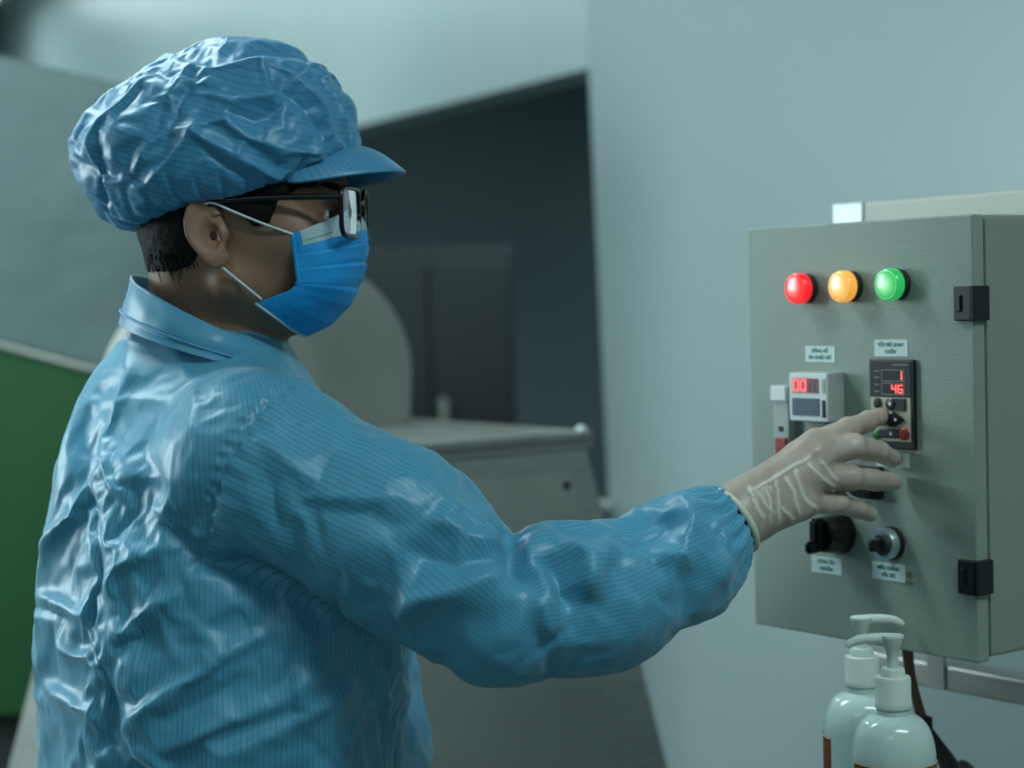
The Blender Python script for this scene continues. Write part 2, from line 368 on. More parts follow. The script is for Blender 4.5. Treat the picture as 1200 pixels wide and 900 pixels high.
# the unlit room behind the doorway
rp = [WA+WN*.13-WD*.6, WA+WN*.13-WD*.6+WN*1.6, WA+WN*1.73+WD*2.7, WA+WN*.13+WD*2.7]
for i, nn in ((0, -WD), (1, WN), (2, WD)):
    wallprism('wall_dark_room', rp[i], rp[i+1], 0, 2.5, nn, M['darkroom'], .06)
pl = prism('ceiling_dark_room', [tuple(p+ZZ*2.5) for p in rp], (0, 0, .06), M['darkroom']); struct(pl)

# ceiling lamps, all unseen, assumed or added (the rectangular area lamps above hang just under these fixtures)
LN = ['assumed above the person, behind and to the left', 'assumed on the right, towards the camera', 'added as weak fill on the left behind the camera', 'added near the grey hood to light the doorway wall', 'added beyond the hood to even out the doorway wall', 'added to brighten the farthest left corner']
for (loc, sx, sy, wt), ln in zip(LAMPS, LN):
    t = empty('unseen_ceiling_light', 'white ceiling light fixture '+ln, 'ceiling light', (loc[0], loc[1], 2.812), 0, 'ceiling lights')
    box('housing', (-sx/2-.03, -sy/2-.03, .02), (sx/2+.03, sy/2+.03, .088), M['white'], t, .004)
    box('diffuser', (-sx/2, -sy/2, 0), (sx/2, sy/2, .02), M['tubes'], t, .003)

kn = lathe('wall_knob', [(.006, 0), (.006, .02), (.014, .026), (.0175, .036), (.014, .047), (.005, .051)], M['white'], None, 24, '-y')
kp = at(709, 592, 3.74); kn.location = (kp[0]+.01, kp[1]+.01, kp[2]); kn.rotation_euler = (0, 0, R(-54.2)); kn.scale = (1.35, 1.35, 1.35); tag(kn, 'small round white knob on the wall edge beside the dark doorway', 'knob')

# dark cabinet in the unlit room
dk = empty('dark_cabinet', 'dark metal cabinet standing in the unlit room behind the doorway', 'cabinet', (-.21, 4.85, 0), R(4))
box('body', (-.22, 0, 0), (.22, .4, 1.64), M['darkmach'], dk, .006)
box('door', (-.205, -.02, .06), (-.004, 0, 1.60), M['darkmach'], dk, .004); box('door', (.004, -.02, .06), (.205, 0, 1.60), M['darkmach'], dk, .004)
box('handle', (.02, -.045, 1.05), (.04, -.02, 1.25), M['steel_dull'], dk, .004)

# ================================================================== GREEN CONVEYOR WITH GREY HOOD (left background)
YH = 3.4
gm = empty('hooded_conveyor', 'grey sheet-metal hood sloping over a green painted machine body behind the person', 'machine', (-.85, YH, 0))
go = np.array([-.85, YH, 0])
def gp(px, py): return tuple(at(px, py, YH)-go)
prism('hood', [gp(-170, 28), gp(0, 65), gp(130, 95), gp(345, 147), gp(345, 487), gp(85, 425), gp(0, 402), gp(-170, 362)], (0, .5, 0), M['hood'], gm, .006)
gb = [gp(-170, 366), gp(0, 406), gp(85, 429), gp(345, 491)]
prism('green_panel', gb+[(gb[3][0], 0, .765), (gb[0][0], 0, .765)], (0, .45, 0), M['green'], gm, .004)
tube('rolled_edge', [np.array(gp(-168, 364))-[0, .004, 0], np.array(gp(0, 404))-[0, .004, 0], np.array(gp(85, 427))-[0, .004, 0], np.array(gp(343, 489))-[0, .004, 0]], .006, M['steel_dull'], gm, 8)
box('plinth', (gb[0][0]+.02, .03, 0), (gb[3][0]-.02, .43, .765), M['plinth'], gm, .004)

# ================================================================== STAINLESS MACHINE (middle background)
P0 = np.array([.0989, 2.60, 1.3129])
sm = empty('steel_machine', 'flared stainless machine with a rounded upright lid behind the person', 'machine', (P0[0], P0[1], 0), R(35.81))
zt, zb = 1.3129, .50
k = (zt-zb)/.458
def fr(z):
    q = (zt-z)/.458
    return [(-.535-.112*q, -.075*q, z), (.075*q, -.075*q, z), (.075*q, .448+.075*q, z), (-.535-.112*q, .448+.075*q, z)]
a, b = fr(zt-.012), fr(zb)
bm = bmesh.new(); va = [bm.verts.new(p) for p in a]; vb = [bm.verts.new(p) for p in b]
bm.faces.new(va); bm.faces.new(vb[::-1])
for i in range(4): bm.faces.new([va[i], vb[i], vb[(i+1) % 4], va[(i+1) % 4]])
bmesh.ops.bevel(bm, geom=list(bm.edges), offset=.005, segments=2, affect='EDGES')
fromB('body', bm, M['steel'], sm)
bm = bmesh.new(); addbox(bm, (-.540, -.008, zt-.014), (.008, .455, zt-.004), .002)
for lo, hi in (((-.540, -.008, zt-.02), (.008, .006, zt+.004)), ((-.540, .441, zt-.02), (.008, .455, zt+.004)), ((-.006, .006, zt-.02), (.008, .441, zt+.004)), ((-.540, .006, zt-.02), (-.526, .441, zt+.004))): addbox(bm, lo, hi, .002)
fromB('top_tray', bm, M['steel'], sm)
def face_pt(u, z, out=0):       # on the flared front face
    q = (zt-z)/.458; return (u, -.075*q-out, z)
prism('front_panel', [face_pt(-.505, 1.262, .004), face_pt(-.030, 1.262, .004), face_pt(-.012, .62, .004), face_pt(-.60, .62, .004)], (0, .006, 0), M['steel_dull'], sm, .0015)
for u, z in ((-.045, 1.245), (-.25, 1.245), (-.49, 1.245)):
    s_ = lathe('screw', [(.006, 0), (.006, .002), (.003, .004)], M['gasket'], sm, 12, '-y'); s_.location = face_pt(u, z, .004)
cp = lathe('corner_bolt', [(.008, 0), (.008, .004), (.005, .008)], M['white'], sm, 14); cp.location = (-.002, .004, zt+.003)
n = 40; pts = [(-.37, zt)]+[(-.185-.190*math.cos(t), 1.392+.180*math.sin(t)) for t in np.linspace(0, math.pi, n)]+[(0, zt)]
prism('rounded_lid', [(x, .442, z) for x, z in pts], (0, .05, 0), M['steel_dull'], sm, .004)
prism('rounded_lid', [((x+.185)*.88-.365, .375, (z-zt)*.86+zt) for x, z in pts], (0, .05, 0), M['steel_dull'], sm, .004)
for x, y in ((-.70, -.10), (.10, -.10), (.10, .55), (-.70, .55)):
    box('leg', (x-.03, y-.03, 0), (x+.03, y+.03, zb+.02), M['steel'], sm, .003)

# ================================================================== CONTROL CABINET
CO = np.array([.2405, 1.8933, 1.1659])
cb = empty('control_cabinet', 'grey-green metal control cabinet with lit lamps, displays and knobs', 'control cabinet', tuple(CO), R(-54.19))
bm = bmesh.new(); addbox(bm, (0, .019, .003), (.2875, .20, .400), .004); fromB('body', bm, M['paint_edge'], cb)
box('door_gasket', (.004, .0145, .005), (.2845, .0195, .396), M['gasket'], cb, 0)
box('door', (0, 0, 0), (.2882, .0155, .400), M['paint'], cb, .0022, 3)
def hinge(z):
    bm = bmesh.new(); addbox(bm, (.2695, -.0045, z-.0155), (.2915, .001, z+.0155), .0012); addbox(bm, (.287, -.0045, z-.0155), (.2925, .0175, z+.0155), .0012)
    addbox(bm, (.2735, -.0062, z-.0075), (.2785, -.003, z+.0075), .001)
    h = fromB('hinge', bm, M['black'], cb)
    return h
hinge(.3213); hinge(.0770)
def lampf(x, z, key, lab):
    b_ = lathe('pilot_lamp', [(.0145, 0), (.0145, .004), (.0132, .005), (.0132, .0095)], M['blackmat'], cb, 40, '-y', (x, 0, z)); b_['label'] = lab
    prof = [(.0150, .0085), (.0150, .0150), (.0142, .0172)]+[(r, .0172+.0022*math.sqrt(max(0, 1-(r/.0142)**2))) for r in (.0135, .012, .010, .0075, .005, .0025, .0006)]
    l_ = lathe('lens', prof, M[key], b_, 40, '-y', (x, 0, z))
    for rr in (.0128,):
        torus('lens_ridge', (x, -.0176, z), (0, 1, 0), rr, .0006, M[key], b_, 40, 6)
lampf(.0835, .3385, 'lamp_red', 'lit red pilot lamp'); lampf(.1425, .3393, 'lamp_amber', 'lit amber pilot lamp'); lampf(.2015, .3398, 'lamp_green', 'lit green pilot lamp')
def seg7(parent, ch, x, z, h, wd, y, key='led', skew=.0):
    t = h*.15; S = {'a': (0, h-t, wd, h), 'g': (0, h/2-t/2, wd, h/2+t/2), 'd': (0, 0, wd, t), 'f': (0, h/2, t, h), 'b': (wd-t, h/2, wd, h), 'e': (0, 0, t, h/2), 'c': (wd-t, 0, wd, h/2)}
    on = {'0': 'abcdef', '1': 'bc', '4': 'fgbc', '8': 'abcdefg', '6': 'afgedc', '3': 'abgcd'}[ch]; bm = bmesh.new()
    for s in on:
        x0, z0, x1, z1 = S[s]; g = t*.12
        addbox(bm, (x+x0+g, y-.0006, z+z0+g), (x+x1-g, y, z+z1-g))
    return fromB('digit', bm, M[key], parent)
# left meter standing proud of the door
mt = box('meter', (.0785, -.022, .2105), (.1312, 0, .2580), M['greyplastic'], cb, .0022); mt['label'] = 'raised grey temperature meter with red digits'
box('meter_bezel', (.0800, -.0236, .2115), (.1300, -.0215, .2570), M['white'], mt, .0008)
box('display_window', (.0845, -.0242, .2385), (.1195, -.0230, .2525), M['led_off'], mt, .0003)
seg7(mt, '0', .0862, .2398, .0115, .0078, -.0242); seg7(mt, '0', .0958, .2398, .0115, .0078, -.0242); seg7(mt, '8', .1075, .2398, .0115, .0078, -.0240, 'led_off')
box('setting_panel', (.0842, -.0244, .2168), (.1203, -.0230, .2335), M['bluegrey'], mt, .0003)
box('side_key', (.1242, -.0246, .2155), (.1282, -.0230, .2320), M['blackmat'], mt, .0004); box('side_key', (.1242, -.0246, .2390), (.1282, -.0230, .2525), M['greyplastic'], mt, .0004)
# slim white and red switch at the door's edge
sw = box('slide_switch', (.0425, -.010, .1700), (.0642, 0, .2435), M['greyplastic'], cb, .0012); sw['label'] = 'slim white switch with red lower end'
box('switch_cap', (.0425, -.0135, .2285), (.0640, -.009, .2435), M['white'], sw, .0012)
box('switch_slot', (.0505, -.0108, .1985), (.0565, -.0095, .2035), M['gasket'], sw, .0004); box('red_tab', (.0468, -.0125, .1740), (.0618, -.009, .1925), M['redplastic'], sw, .0008)
# controller with keypad
pc = box('controller', (.1668, -.0045, .1880), (.2213, 0, .2708), M['black'], cb, .0012); pc['label'] = 'black controller with two red readouts and keypad'
box('face_plate', (.1688, -.0052, .2362), (.2185, -.004, .2690), M['blackmat'], pc, .0004)
for z in (.2505, .2380):
    bm = bmesh.new(); x0, x1, z0, z1, t = .1832, .2110, z, z+.0108, .0005
    for lo, hi in (((x0, -.0056, z0), (x1, -.005, z0+t)), ((x0, -.0056, z1-t), (x1, -.005, z1)), ((x0, -.0056, z0), (x0+t, -.005, z1)), ((x1-t, -.0056, z0), (x1, -.005, z1))): addbox(bm, lo, hi)
    fromB('readout_border', bm, M['greyink'], pc)
    box('readout', (x0+t, -.0054, z0+t), (x1-t, -.005, z1-t), M['gasket'], pc, 0)
seg7(pc, '1', .2030, .2520, .0080, .0055, -.0054); seg7(pc, '4', .1955, .2395, .0080, .0058, -.0054); seg7(pc, '6', .2032, .2395, .0080, .0058, -.0054)
bm = bmesh.new()
for x0, x1, z in ((.1735, .1805, .2595), (.1735, .1800, .2535), (.1740, .1798, .2470), (.1740, .1795, .2405), (.1965, .2155, .2655)): addbox(bm, (x0, -.0055, z), (x1, -.005, z+.0008))
fromB('legend_marks', bm, M['greyink'], pc)
box('keypad', (.1685, -.0053, .1950), (.2175, -.004, .2356), M['keypad'], pc, .0004)
def key(x, z, rx, rz, m, h=.0022):
    o = lathe('key', [(1, 0), (1, h*.6), (.85, h), (.4, h*1.1)], m, pc, 24, '-y'); o.scale = (rx, 1, rz); o.location = (x, -.0053, z); return o
key(.1782, .2298, .0045, .0052, M['blackmat']); key(.1952, .2296, .0072, .0058, M['black'])
box('key_block', (.1985, -.0070, .2235), (.2125, -.005, .2350), M['blackmat'], pc, .0006)
key(.1948, .2158, .0075, .0068, M['black'])
prism('arrow_key', [(.1985, -.0053, .2225), (.2118, -.0053, .2155), (.1985, -.0053, .2085)], (0, -.002, 0), M['black'], pc, .0004)
box('key_row', (.1800, -.0072, .1980), (.2040, -.005, .2065), M['black'], pc, .001)
key(.1762, .2005, .0052, .0042, M['greenplastic']); key(.2100, .2025, .0062, .0060, M['redplastic'])
for x, z in ((.1950, .2300), (.2015, .2155), (.1955, .2022)): box('key_mark', (x-.0012, -.0082, z-.0014), (x+.0012, -.0076, z+.0014), M['white'], pc, 0)
# knobs
sk = lathe('selector_switch', [(.0155, 0), (.0155, .0055), (.0150, .006)], M['gasket'], cb, 40, '-y', (.1885, 0, .0995)); sk['label'] = 'selector switch with a silver ring'
lathe('bezel', [(.0146, .0055), (.0148, .0115), (.0138, .0142), (.0108, .0142), (.0104, .0125)], M['chrome'], sk, 40, '-y', (.1885, 0, .0995))
lathe('knob', [(.0103, .0115), (.0103, .0150), (.0090, .0170), (.004, .0172)], M['blackmat'], sk, 32, '-y', (.1885, 0, .0995))
box('grip', (.1850, -.0300, .0935), (.1920, -.0150, .1055), M['black'], sk, .0025)
rk = lathe('rotary_switch', [(.0205, 0), (.0205, .008), (.0185, .012), (.0175, .022), (.0155, .026), (.006, .0265)], M['black'], cb, 40, '-y', (.1215, 0, .1035)); rk['label'] = 'large black rotary switch'
prism('grip', [(.1215-.006, -.024, .0885), (.1215+.006, -.024, .0885), (.1215+.006, -.024, .1200), (.1215-.006, -.024, .1200)], (0, -.014, 0), M['black'], rk, .003)
prism('pointer', [(.1155, -.026, .0885), (.1275, -.026, .0885), (.1250, -.046, .0865), (.1180, -.046, .0865), ], (0, 0, .012), M['black'], rk, .0025)
bk = box('square_knob_base', (.1450, -.006, .1395), (.1790, 0, .1700), M['gasket'], cb, .002); bk['label'] = 'black square knob behind the gloved fingers'
lathe('knob', [(.0135, .005), (.0130, .018), (.0115, .021), (.004, .0215)], M['black'], bk, 32, '-y', (.162, 0, .1545))
# paper labels
def plate(x0, x1, z0, z1, l1, l2, s=.0046, key='labelpaper', wide=1.0, s2=None):
    p = box('paper_label', (x0, -.0006, z0), (x1, .0004, z1), M[key], cb, 0); x, z, h = (x0+x1)/2, (z0+z1)/2, z1-z0
    text('lettering', l1, s, M['labelink'], p, (x, -.0007, z+h*.19), xs=wide, bold=.00012)
    if l2: text('lettering', l2, s2 or s, M['labelink'], p, (x, -.0007, z-h*.22), xs=wide, bold=.00012)
    return p
plate(.0795, .1190, .2670, .2825, 'ĐỒNG HỒ', 'ĐO NHIỆT ĐỘ')
plate(.1702, .2110, .2733, .2890, 'TỐC ĐỘ QUAY', 'CUỘN')
plate(.0825, .1230, .0618, .0782, 'CÔNG TẮC', 'NGUỒN')
plate(.1625, .2035, .0638, .0802, 'ĐIỀU CHỈNH', 'TỐC ĐỘ')
plate(.1700, .2110, .1705, .1845, 'ĐIỀU KHIỂN', 'CUỘN', .0042)
st = lathe('rust_stain', [(1, 0), (1, .0002)], M['rust'], cb, 20, '-y'); st.scale = (.004, 1, .0035); st.location = (.2085, 0, .0715)
st = lathe('rust_stain', [(1, 0), (1, .0002)], M['rust'], cb, 20, '-y'); st.scale = (.006, 1, .002); st.location = (.2085, 0, .0640)

# stainless frame that carries the cabinet
sf = empty('support_frame', 'stainless tube frame holding the control cabinet from behind', 'frame', (CO[0], CO[1], 0), R(-54.19))
z0 = CO[2]
bm = bmesh.new(); addbox(bm, (-.034, .203, z0+.385), (1.0, .238, z0+.431), .003); fromB('rail', bm, M['steel_dull'], sf)
box('end_plate', (-.080, .202, z0+.386), (-.034, .238, z0+.431), M['bright'], sf, .002)
bm = bmesh.new(); addbox(bm, (-.060, .203, z0-.087), (1.0, .238, z0-.060), .003); fromB('rail', bm, M['steel'], sf)
for x in (.06, .24): box('strap', (x-.012, .2005, z0-.085), (x+.012, .2035, z0+.392), M['steel'], sf, .0005)
for x in (.70, .98):
    box('post', (x-.02, .238, 0), (x+.02, .278, z0+.431), M['steel'], sf, .003)
    lathe('foot', [(.035, 0), (.035, .008), (.015, .014)], M['gasket'], sf, 24, 'z', (x, .258, 0))

# ================================================================== BOTTLES ON A STEEL TABLE
tb = empty('steel_table', 'small stainless table carrying the two pump bottles', 'table', (.40, 1.60, 0))
box('tabletop', (-.20, -.22, .895), (.20, .24, .925), M['steel'], tb, .004)
for x, y in ((-.17, -.19), (.17, -.19), (-.17, .21), (.17, .21)): box('leg', (x-.016, y-.016, 0), (x+.016, y+.016, .896), M['steel'], tb, .003)
def bottle(x, y, rz, lab, la, span, lz):
    b_ = empty('pump_bottle', lab, 'bottle', (x, y, .925), rz, 'pump bottles on the steel table')
    r = .0362
    prof = [(.004, .001), (r-.004, 0), (r-.0008, .003), (r, .010), (r, .168)]+[(.0145+(r-.0145)*math.cos(t)**.85, .168+.038*math.sin(t)) for t in np.linspace(.12, math.pi/2-.12, 12)]+[(.0146, .207), (.0142, .216)]
    lathe('body', prof, M['bottle'], b_, 64)
    R1 = r+.0004
    t_ = np.linspace(R(la-span), R(la+span), 40); c_, s_ = np.cos(t_)*R1, np.sin(t_)*R1
    def band(nm, z0, z1, rr, mm, par): return raw(nm, np.concatenate([np.stack([c_*rr, s_*rr, np.full(40, z)], 1) for z in (z0, z1)]), gridF(40, 2, False), mm, par)
    lb = band('front_label', .030, lz, 1, M['biglabel'], b_); band('label_border', lz-.0022, lz, 1.004, M['labeledge'], lb)
    lathe('collar', [(.0158, .213), (.0162, .214), (.0160, .2185), (.0156, .2195), (.0156, .238), (.0148, .2400), (.0108, .2405), (.0105, .2455), (.0095, .2475), (.0055, .2478)], M['pump'], b_, 48)
    bm = bmesh.new()
    hd = lathe('pump_head', [(.0052, .246), (.0052, .262), (.0066, .264), (.0098, .2735), (.0102, .2745), (.0100, .2762), (.004, .2768)], M['pump'], b_, 32)
    tube('nozzle', [(-.006, 0, .2722), (.010, 0, .2735), (.026, 0, .2728), (.036, 0, .2695), (.0385, 0, .2665)], [.0055, .0048, .0042, .0036, .003], M['pump'], b_, 12, 16)
    return b_
bottle(.3247, 1.62, R(176), 'front pump bottle of the pair, milky with a brown label, nozzle pointing left', 90+2, 78, .1690)
bottle(.3155, 1.715, R(6), 'rear pump bottle partly hidden behind the other, nozzle pointing right', 150, 50, .1690)

# cable hanging from the cabinet
cl = empty('hanging_cable', 'dark cable with a brown sleeve hanging under the control cabinet behind the bottles', 'cable', (.40, 1.80, 0))
co = np.array([.40, 1.80, 0])
def q(px, py, Y): return at(px, py, Y)-co
tube('brown_sleeve', [q(1063, 752, 1.80), q(1066, 785, 1.80), q(1073, 815, 1.80), q(1081, 845, 1.80)], [.0058, .005, .0045, .0055], M['cable_brown'], cl, 12, 20)
kb = lathe('clamp', [(.004, -.008), (.009, -.006), (.009, .006), (.004, .008)], M['gasket'], cl, 16); kb.location = tuple(q(1082, 848, 1.80))
tube('black_cable', [q(1081, 845, 1.80), q(1098, 872, 1.80), q(1116, 905, 1.82), q(1140, 960, 1.88), (.08, .13, .50), (.09, .14, .03), (.20, .14, .0085), (.5, .07, .0085)], [.003, .006, .010, .010, .0085, .0085, .0085, .0085], M['gasket'], cl, 12, 60)
# ================================================================== PERSON
OP = np.array([-.265, 1.77, 0])
pe = empty('person', 'person in blue cleanroom cap and gown, mask and glasses, pressing the control cabinet', 'person', tuple(OP))
def A(px, py, Y): return at(px, py, Y)-OP
YAW = R(20); TF = np.array([math.cos(YAW), math.sin(YAW), 0]); TL = np.array([-math.sin(YAW), math.cos(YAW), 0])     # torso forward, left
PH = R(-5); HF = np.array([math.cos(PH), math.sin(PH), 0]); HL = np.array([-math.sin(PH), math.cos(PH), 0])           # head forward, left
HM = np.array([-.2476, 1.7317, 1.5644])-OP
def HW(P): P = np.asarray(P, float); return HM+P[..., 0:1]*HF+P[..., 1:2]*HL+P[..., 2:3]*ZZ
def HLoc(P): D = P-HM; return np.stack([D@HF, D@HL, D[..., 2]], -1)

# ---- skeleton
NB = np.array([-.283, 1.757, 1.440])-OP
SR = np.array([-.206, 1.600, 1.372])-OP; SL = np.array([-.368, 1.925, 1.372])-OP
ARM = [A(300, 545, 1.612), A(455, 622, 1.572), A(588, 721, 1.540), A(700, 699, 1.580), A(800, 652, 1.618), A(853, 609, 1.640)]
WR = A(868, 602, 1.643)
ELB, = [ARM[2]]
LEL = np.array([-.350, 2.005, 1.115])-OP; LWR = np.array([-.270, 2.010, .900])-OP
HIPR = np.array([-.235, 1.68, .90])-OP; HIPL = np.array([-.300, 1.855, .90])-OP

# ---- hands (finger joints in space; the fingertips meet the cabinet door)
FING = [  # MCP, PIP, DIP, tip and radii
    ([A(958, 519, 1.664), A(994, 503, 1.699), A(1016, 494, 1.722), A(1031, 488, 1.738)], (.0108, .0092, .0083, .0072)),
    ([A(958, 534, 1.655), A(1000, 523, 1.672), A(1029, 529, 1.702), A(1045, 537, 1.727)], (.0110, .0094, .0085, .0074)),
    ([A(950, 559, 1.650), A(998, 560, 1.666), A(1027, 563, 1.697), A(1046, 565, 1.722)], (.0106, .0090, .0082, .0072)),
    ([A(940, 588, 1.649), A(982, 590, 1.668), A(1004, 596, 1.690), A(1019, 602, 1.706)], (.0098, .0082, .0074, .0064))]
THUMB = ([A(893, 585, 1.672), A(922, 563, 1.697), A(950, 552, 1.716), A(970, 546, 1.730)], (.0150, .0112, .0098, .0080))
def hand_sdf(P, g, wr, fing, thumb, fore):
    d = rc(P, fore, wr, .027+g, .0245+g)
    for (J, r), pr in zip(fing, (.0155, .0160, .0155, .0140)):
        m0 = wr+(J[0]-wr)*.12
        d = smin(d, rc(P, m0, J[0]-(J[0]-wr)*.06, .0195+g, pr-.002+g), .012)
    d = smin(d, rc(P, wr+(fing[3][0][0]-wr)*.2, fing[3][0][0]*.92+wr*.08, .018+g, .0148+g), .012)
    J, r = thumb
    for i in range(3): d = smin(d, rc(P, J[i], J[i+1], r[i]+g, r[i+1]+g), .012 if i == 0 else .003)
    for J, r in fing:
        f = rc(P, J[0], J[1], r[0]+g, r[1]+g)
        for i in (1, 2): f = smin(f, rc(P, J[i], J[i+1], r[i]+g, r[i+1]+g), .003)
        f = smin(f, np.linalg.norm(P-J[1], axis=-1)-(r[1]*1.06+g), .004)
        d = smin(d, f, .0065)
    return d
def rhand(P, g=0.): return hand_sdf(P, g, WR, FING, THUMB, WR+(ARM[4]-WR)*.55)
# relaxed left hand hanging at the far side
hd_ = np.array([.12, -.02, -1.0]); hd_ /= np.linalg.norm(hd_); fwd_ = TF
LF = []
for i, (off, ln) in enumerate(((.030, .9), (.010, 1.), (-.010, .95), (-.030, .78))):
    m0 = LWR+hd_*.088+fwd_*off; c = -TL*.35
    d1 = hd_+c*.5; d2 = hd_+c*1.2; d3 = hd_*.8+c*2
    d1, d2, d3 = [v/np.linalg.norm(v) for v in (d1, d2, d3)]
    j1 = m0+d1*.043*ln; j2 = j1+d2*.027*ln; j3 = j2+d3*.018*ln
    LF.append(([m0, j1, j2, j3], (.0105, .0092, .0083, .0072)))
LT = ([LWR+hd_*.025+fwd_*.022, LWR+hd_*.055+fwd_*.05-TL*.008, LWR+hd_*.085+fwd_*.058-TL*.014, LWR+hd_*.108+fwd_*.056-TL*.02], (.015, .0112, .0098, .008))
def lhand(P, g=0.): return hand_sdf(P, g, LWR, LF, LT, LWR+(LEL-LWR)*.2)

# ---- head in its own frame (forward, left, up; origin between the ear canals)
def head_sdf(Q):
    m = Q.copy(); m[..., 1] = np.abs(m[..., 1])
    d = ell(Q, (.002, 0, .046), (.097, .076, .086))
    d = smin(d, ell(Q, (.036, 0, -.012), (.058, .060, .072)), .03)
    d = smin(d, rc(m, (.004, .052, -.042), (.050, .010, -.068), .017, .016), .022)
    d = smin(d, ell(Q, (.056, 0, -.070), (.022, .022, .014)), .02)
    d = smin(d, np.linalg.norm(m-np.array([.062, .045, -.004]), axis=-1)-.019, .02)
    d = smin(d, rc(m, (.095, .010, .036), (.078, .048, .033), .009, .009), .012)
    d = smax(d, -ell(m, (.105, .032, .014), (.022, .019, .012)), .010)
    d = smin(d, np.linalg.norm(m-np.array([.0795, .032, .0155]), axis=-1)-.0125, .003)
    d = smin(d, rc(m, (.0905, .020, .0205), (.0845, .046, .0190), .0022, .0022), .003)
    d = smin(d, rc(m, (.0890, .022, .0085), (.0835, .044, .0095), .0020, .0020), .003)
    d = smin(d, rc(Q, (.096, 0, .026), (.1015, 0, -.016), .007, .0105), .010)
    d = smin(d, np.linalg.norm(m-np.array([.095, .010, -.020]), axis=-1)-.0085, .006)
    d = smin(d, rc(m, (.088, 0, -.041), (.080, .022, -.043), .0055, .003), .006)
    d = smin(d, rc(m, (.086, 0, -.050), (.078, .020, -.047), .0062, .003), .006)
    return d
NKA, NKB = HW([-.030, 0, -.010]), NB+np.array([.012, 0, -.01])
def ear_sdf(Q):     # right/left ear, m[1] >= 0
    m = Q.copy(); m[..., 1] = np.abs(m[..., 1])
    c = np.array([-.009, .080, .002]); D = m-c
    tl = R(14); X = D[..., 0]*math.cos(tl)+D[..., 2]*math.sin(tl); Z = -D[..., 0]*math.sin(tl)+D[..., 2]*math.cos(tl)
    Yb = D[..., 1]-(-X*.42)                    # the ear stands out towards its rear edge
    w_ = np.where(Z > 0, .0155, .0155+.19*Z); w_ = np.maximum(w_, .008)
    rad = np.sqrt((X/w_)**2+(Z/.0275)**2)
    disc = np.maximum((rad-1)*.015, np.abs(Yb)-.0035)
    rim = np.sqrt(((rad-.90)*.0165)**2+(Yb-.0025)**2)-.0036
    rim = np.where((X > .008) & (Z < .012), .02, rim)
    d = smin(disc, rim, .004)
    anti = np.sqrt(((np.sqrt(((X-.002)/.0105)**2+((Z+.003)/.018)**2)-.95)*.012)**2+(Yb-.0022)**2)-.0026
    anti = np.where(X > .006, .02, anti); d = smin(d, anti, .003)
    P3 = np.stack([X, Yb, Z], -1)
    d = smax(d, -ell(P3, (.003, .006, -.004), (.0078, .0085, .0110)), .003)
    d = smin(d, ell(P3, (.0125, .001, -.004), (.0042, .0045, .0065)), .003)
    d = smin(d, ell(P3, (.003, .001, -.024), (.0085, .0042, .0078)), .005)
    return d

def body_sdf(P):
    d = head_sdf(HLoc(P))
    d = smin(d, rc(P, NKA, NKB, .055, .062), .022)
    d = smin(d, rc(P, NB+np.array([.0, 0, -.03]), NB*.4+np.array([0, 0, 1.12])*.6, .07, .10), .04)
    for s in (SR, SL): d = smin(d, rc(P, NB-np.array([0, 0, .02]), s, .05, .043), .04)
    C_ = np.array([0, 0, 0]); Q = np.stack([P@TF, P@TL, P[..., 2]], -1)
    d = smin(d, ell(Q, (-.01, 0, 1.22), (.105, .165, .22)), .05)
    d = smin(d, ell(Q, (0, 0, .95), (.11, .165, .15)), .06)
    EL2 = ELB+np.array([0, 0, .006]); d = smin(d, rc(P, SR, EL2, .046, .034), .02); d = smin(d, rc(P, EL2, ARM[3], .034, .034), .015); d = smin(d, rc(P, ARM[3], ARM[4], .034, .029), .015); d = smin(d, rc(P, ARM[4], WR, .029, .0255), .01)
    d = smin(d, rc(P, SL, LEL, .046, .038), .02); d = smin(d, rc(P, LEL, LWR, .038, .026), .015)
    for h in (HIPR, HIPL):
        k_ = h*np.array([1, 1, 0])+np.array([.015, .0, .49]); a_ = k_*np.array([1, 1, 0])+np.array([-.02, 0, .09])
        d = smin(d, rc(P, h, k_, .078, .052), .03); d = smin(d, rc(P, k_, a_, .052, .036), .02)
        d = smin(d, rc(P, a_-np.array([.03, .0, .03]), a_+TF*.14-np.array([0, 0, .045]), .034, .024), .02)
    d = np.minimum(d, rhand(P)); d = np.minimum(d, lhand(P))
    return d
V, F, N = nets(body_sdf, (-.29, -.30, .0), (.47, .36, 1.72), .0039)
hq = HLoc(V); earV = []
# the ears are finer: built at 1.3 mm and joined into the same skin mesh
E1, EF, _ = nets(ear_sdf, (-.040, -.105, -.040), (.020, -.062, .042), .0013)
E2 = E1*np.array([1, -1, 1]); nV = len(V)
V2 = np.concatenate([V, HW(E1), HW(E2)]); F2 = np.concatenate([F, EF+nV, EF[:, ::-1]+nV+len(E1)])
body = raw('body', V2, F2, M['skin'], pe)

def hp(p): return HW(np.array(p))
for s in (-1, 1):
    e = lathe('eye', [(.0124*math.sin(t), .0124*math.cos(t)) for t in np.linspace(.02, math.pi-.02, 14)], M['eye'], pe, 20)
    e.location = hp((.0800, s*.032, .0155)); ir = lathe('iris', [(.0056, -.001), (.0056, .0004), (.003, .0012), (.0005, .0014)], M['iris'], e, 20)
    ir.matrix_local = Matrix.Translation(Vector(HF)*.0116)@Vector(HF).to_track_quat('Z', 'Y').to_matrix().to_4x4()
    br = [hp((.101-.022*(t**2)-.0, s*(.013+.036*t), .036+.006*math.sin(t*2.2))) for t in np.linspace(0, 1, 9)]
    tube('eyebrow', br, [.0028, .0036, .0024], M['hair'], pe, 8)

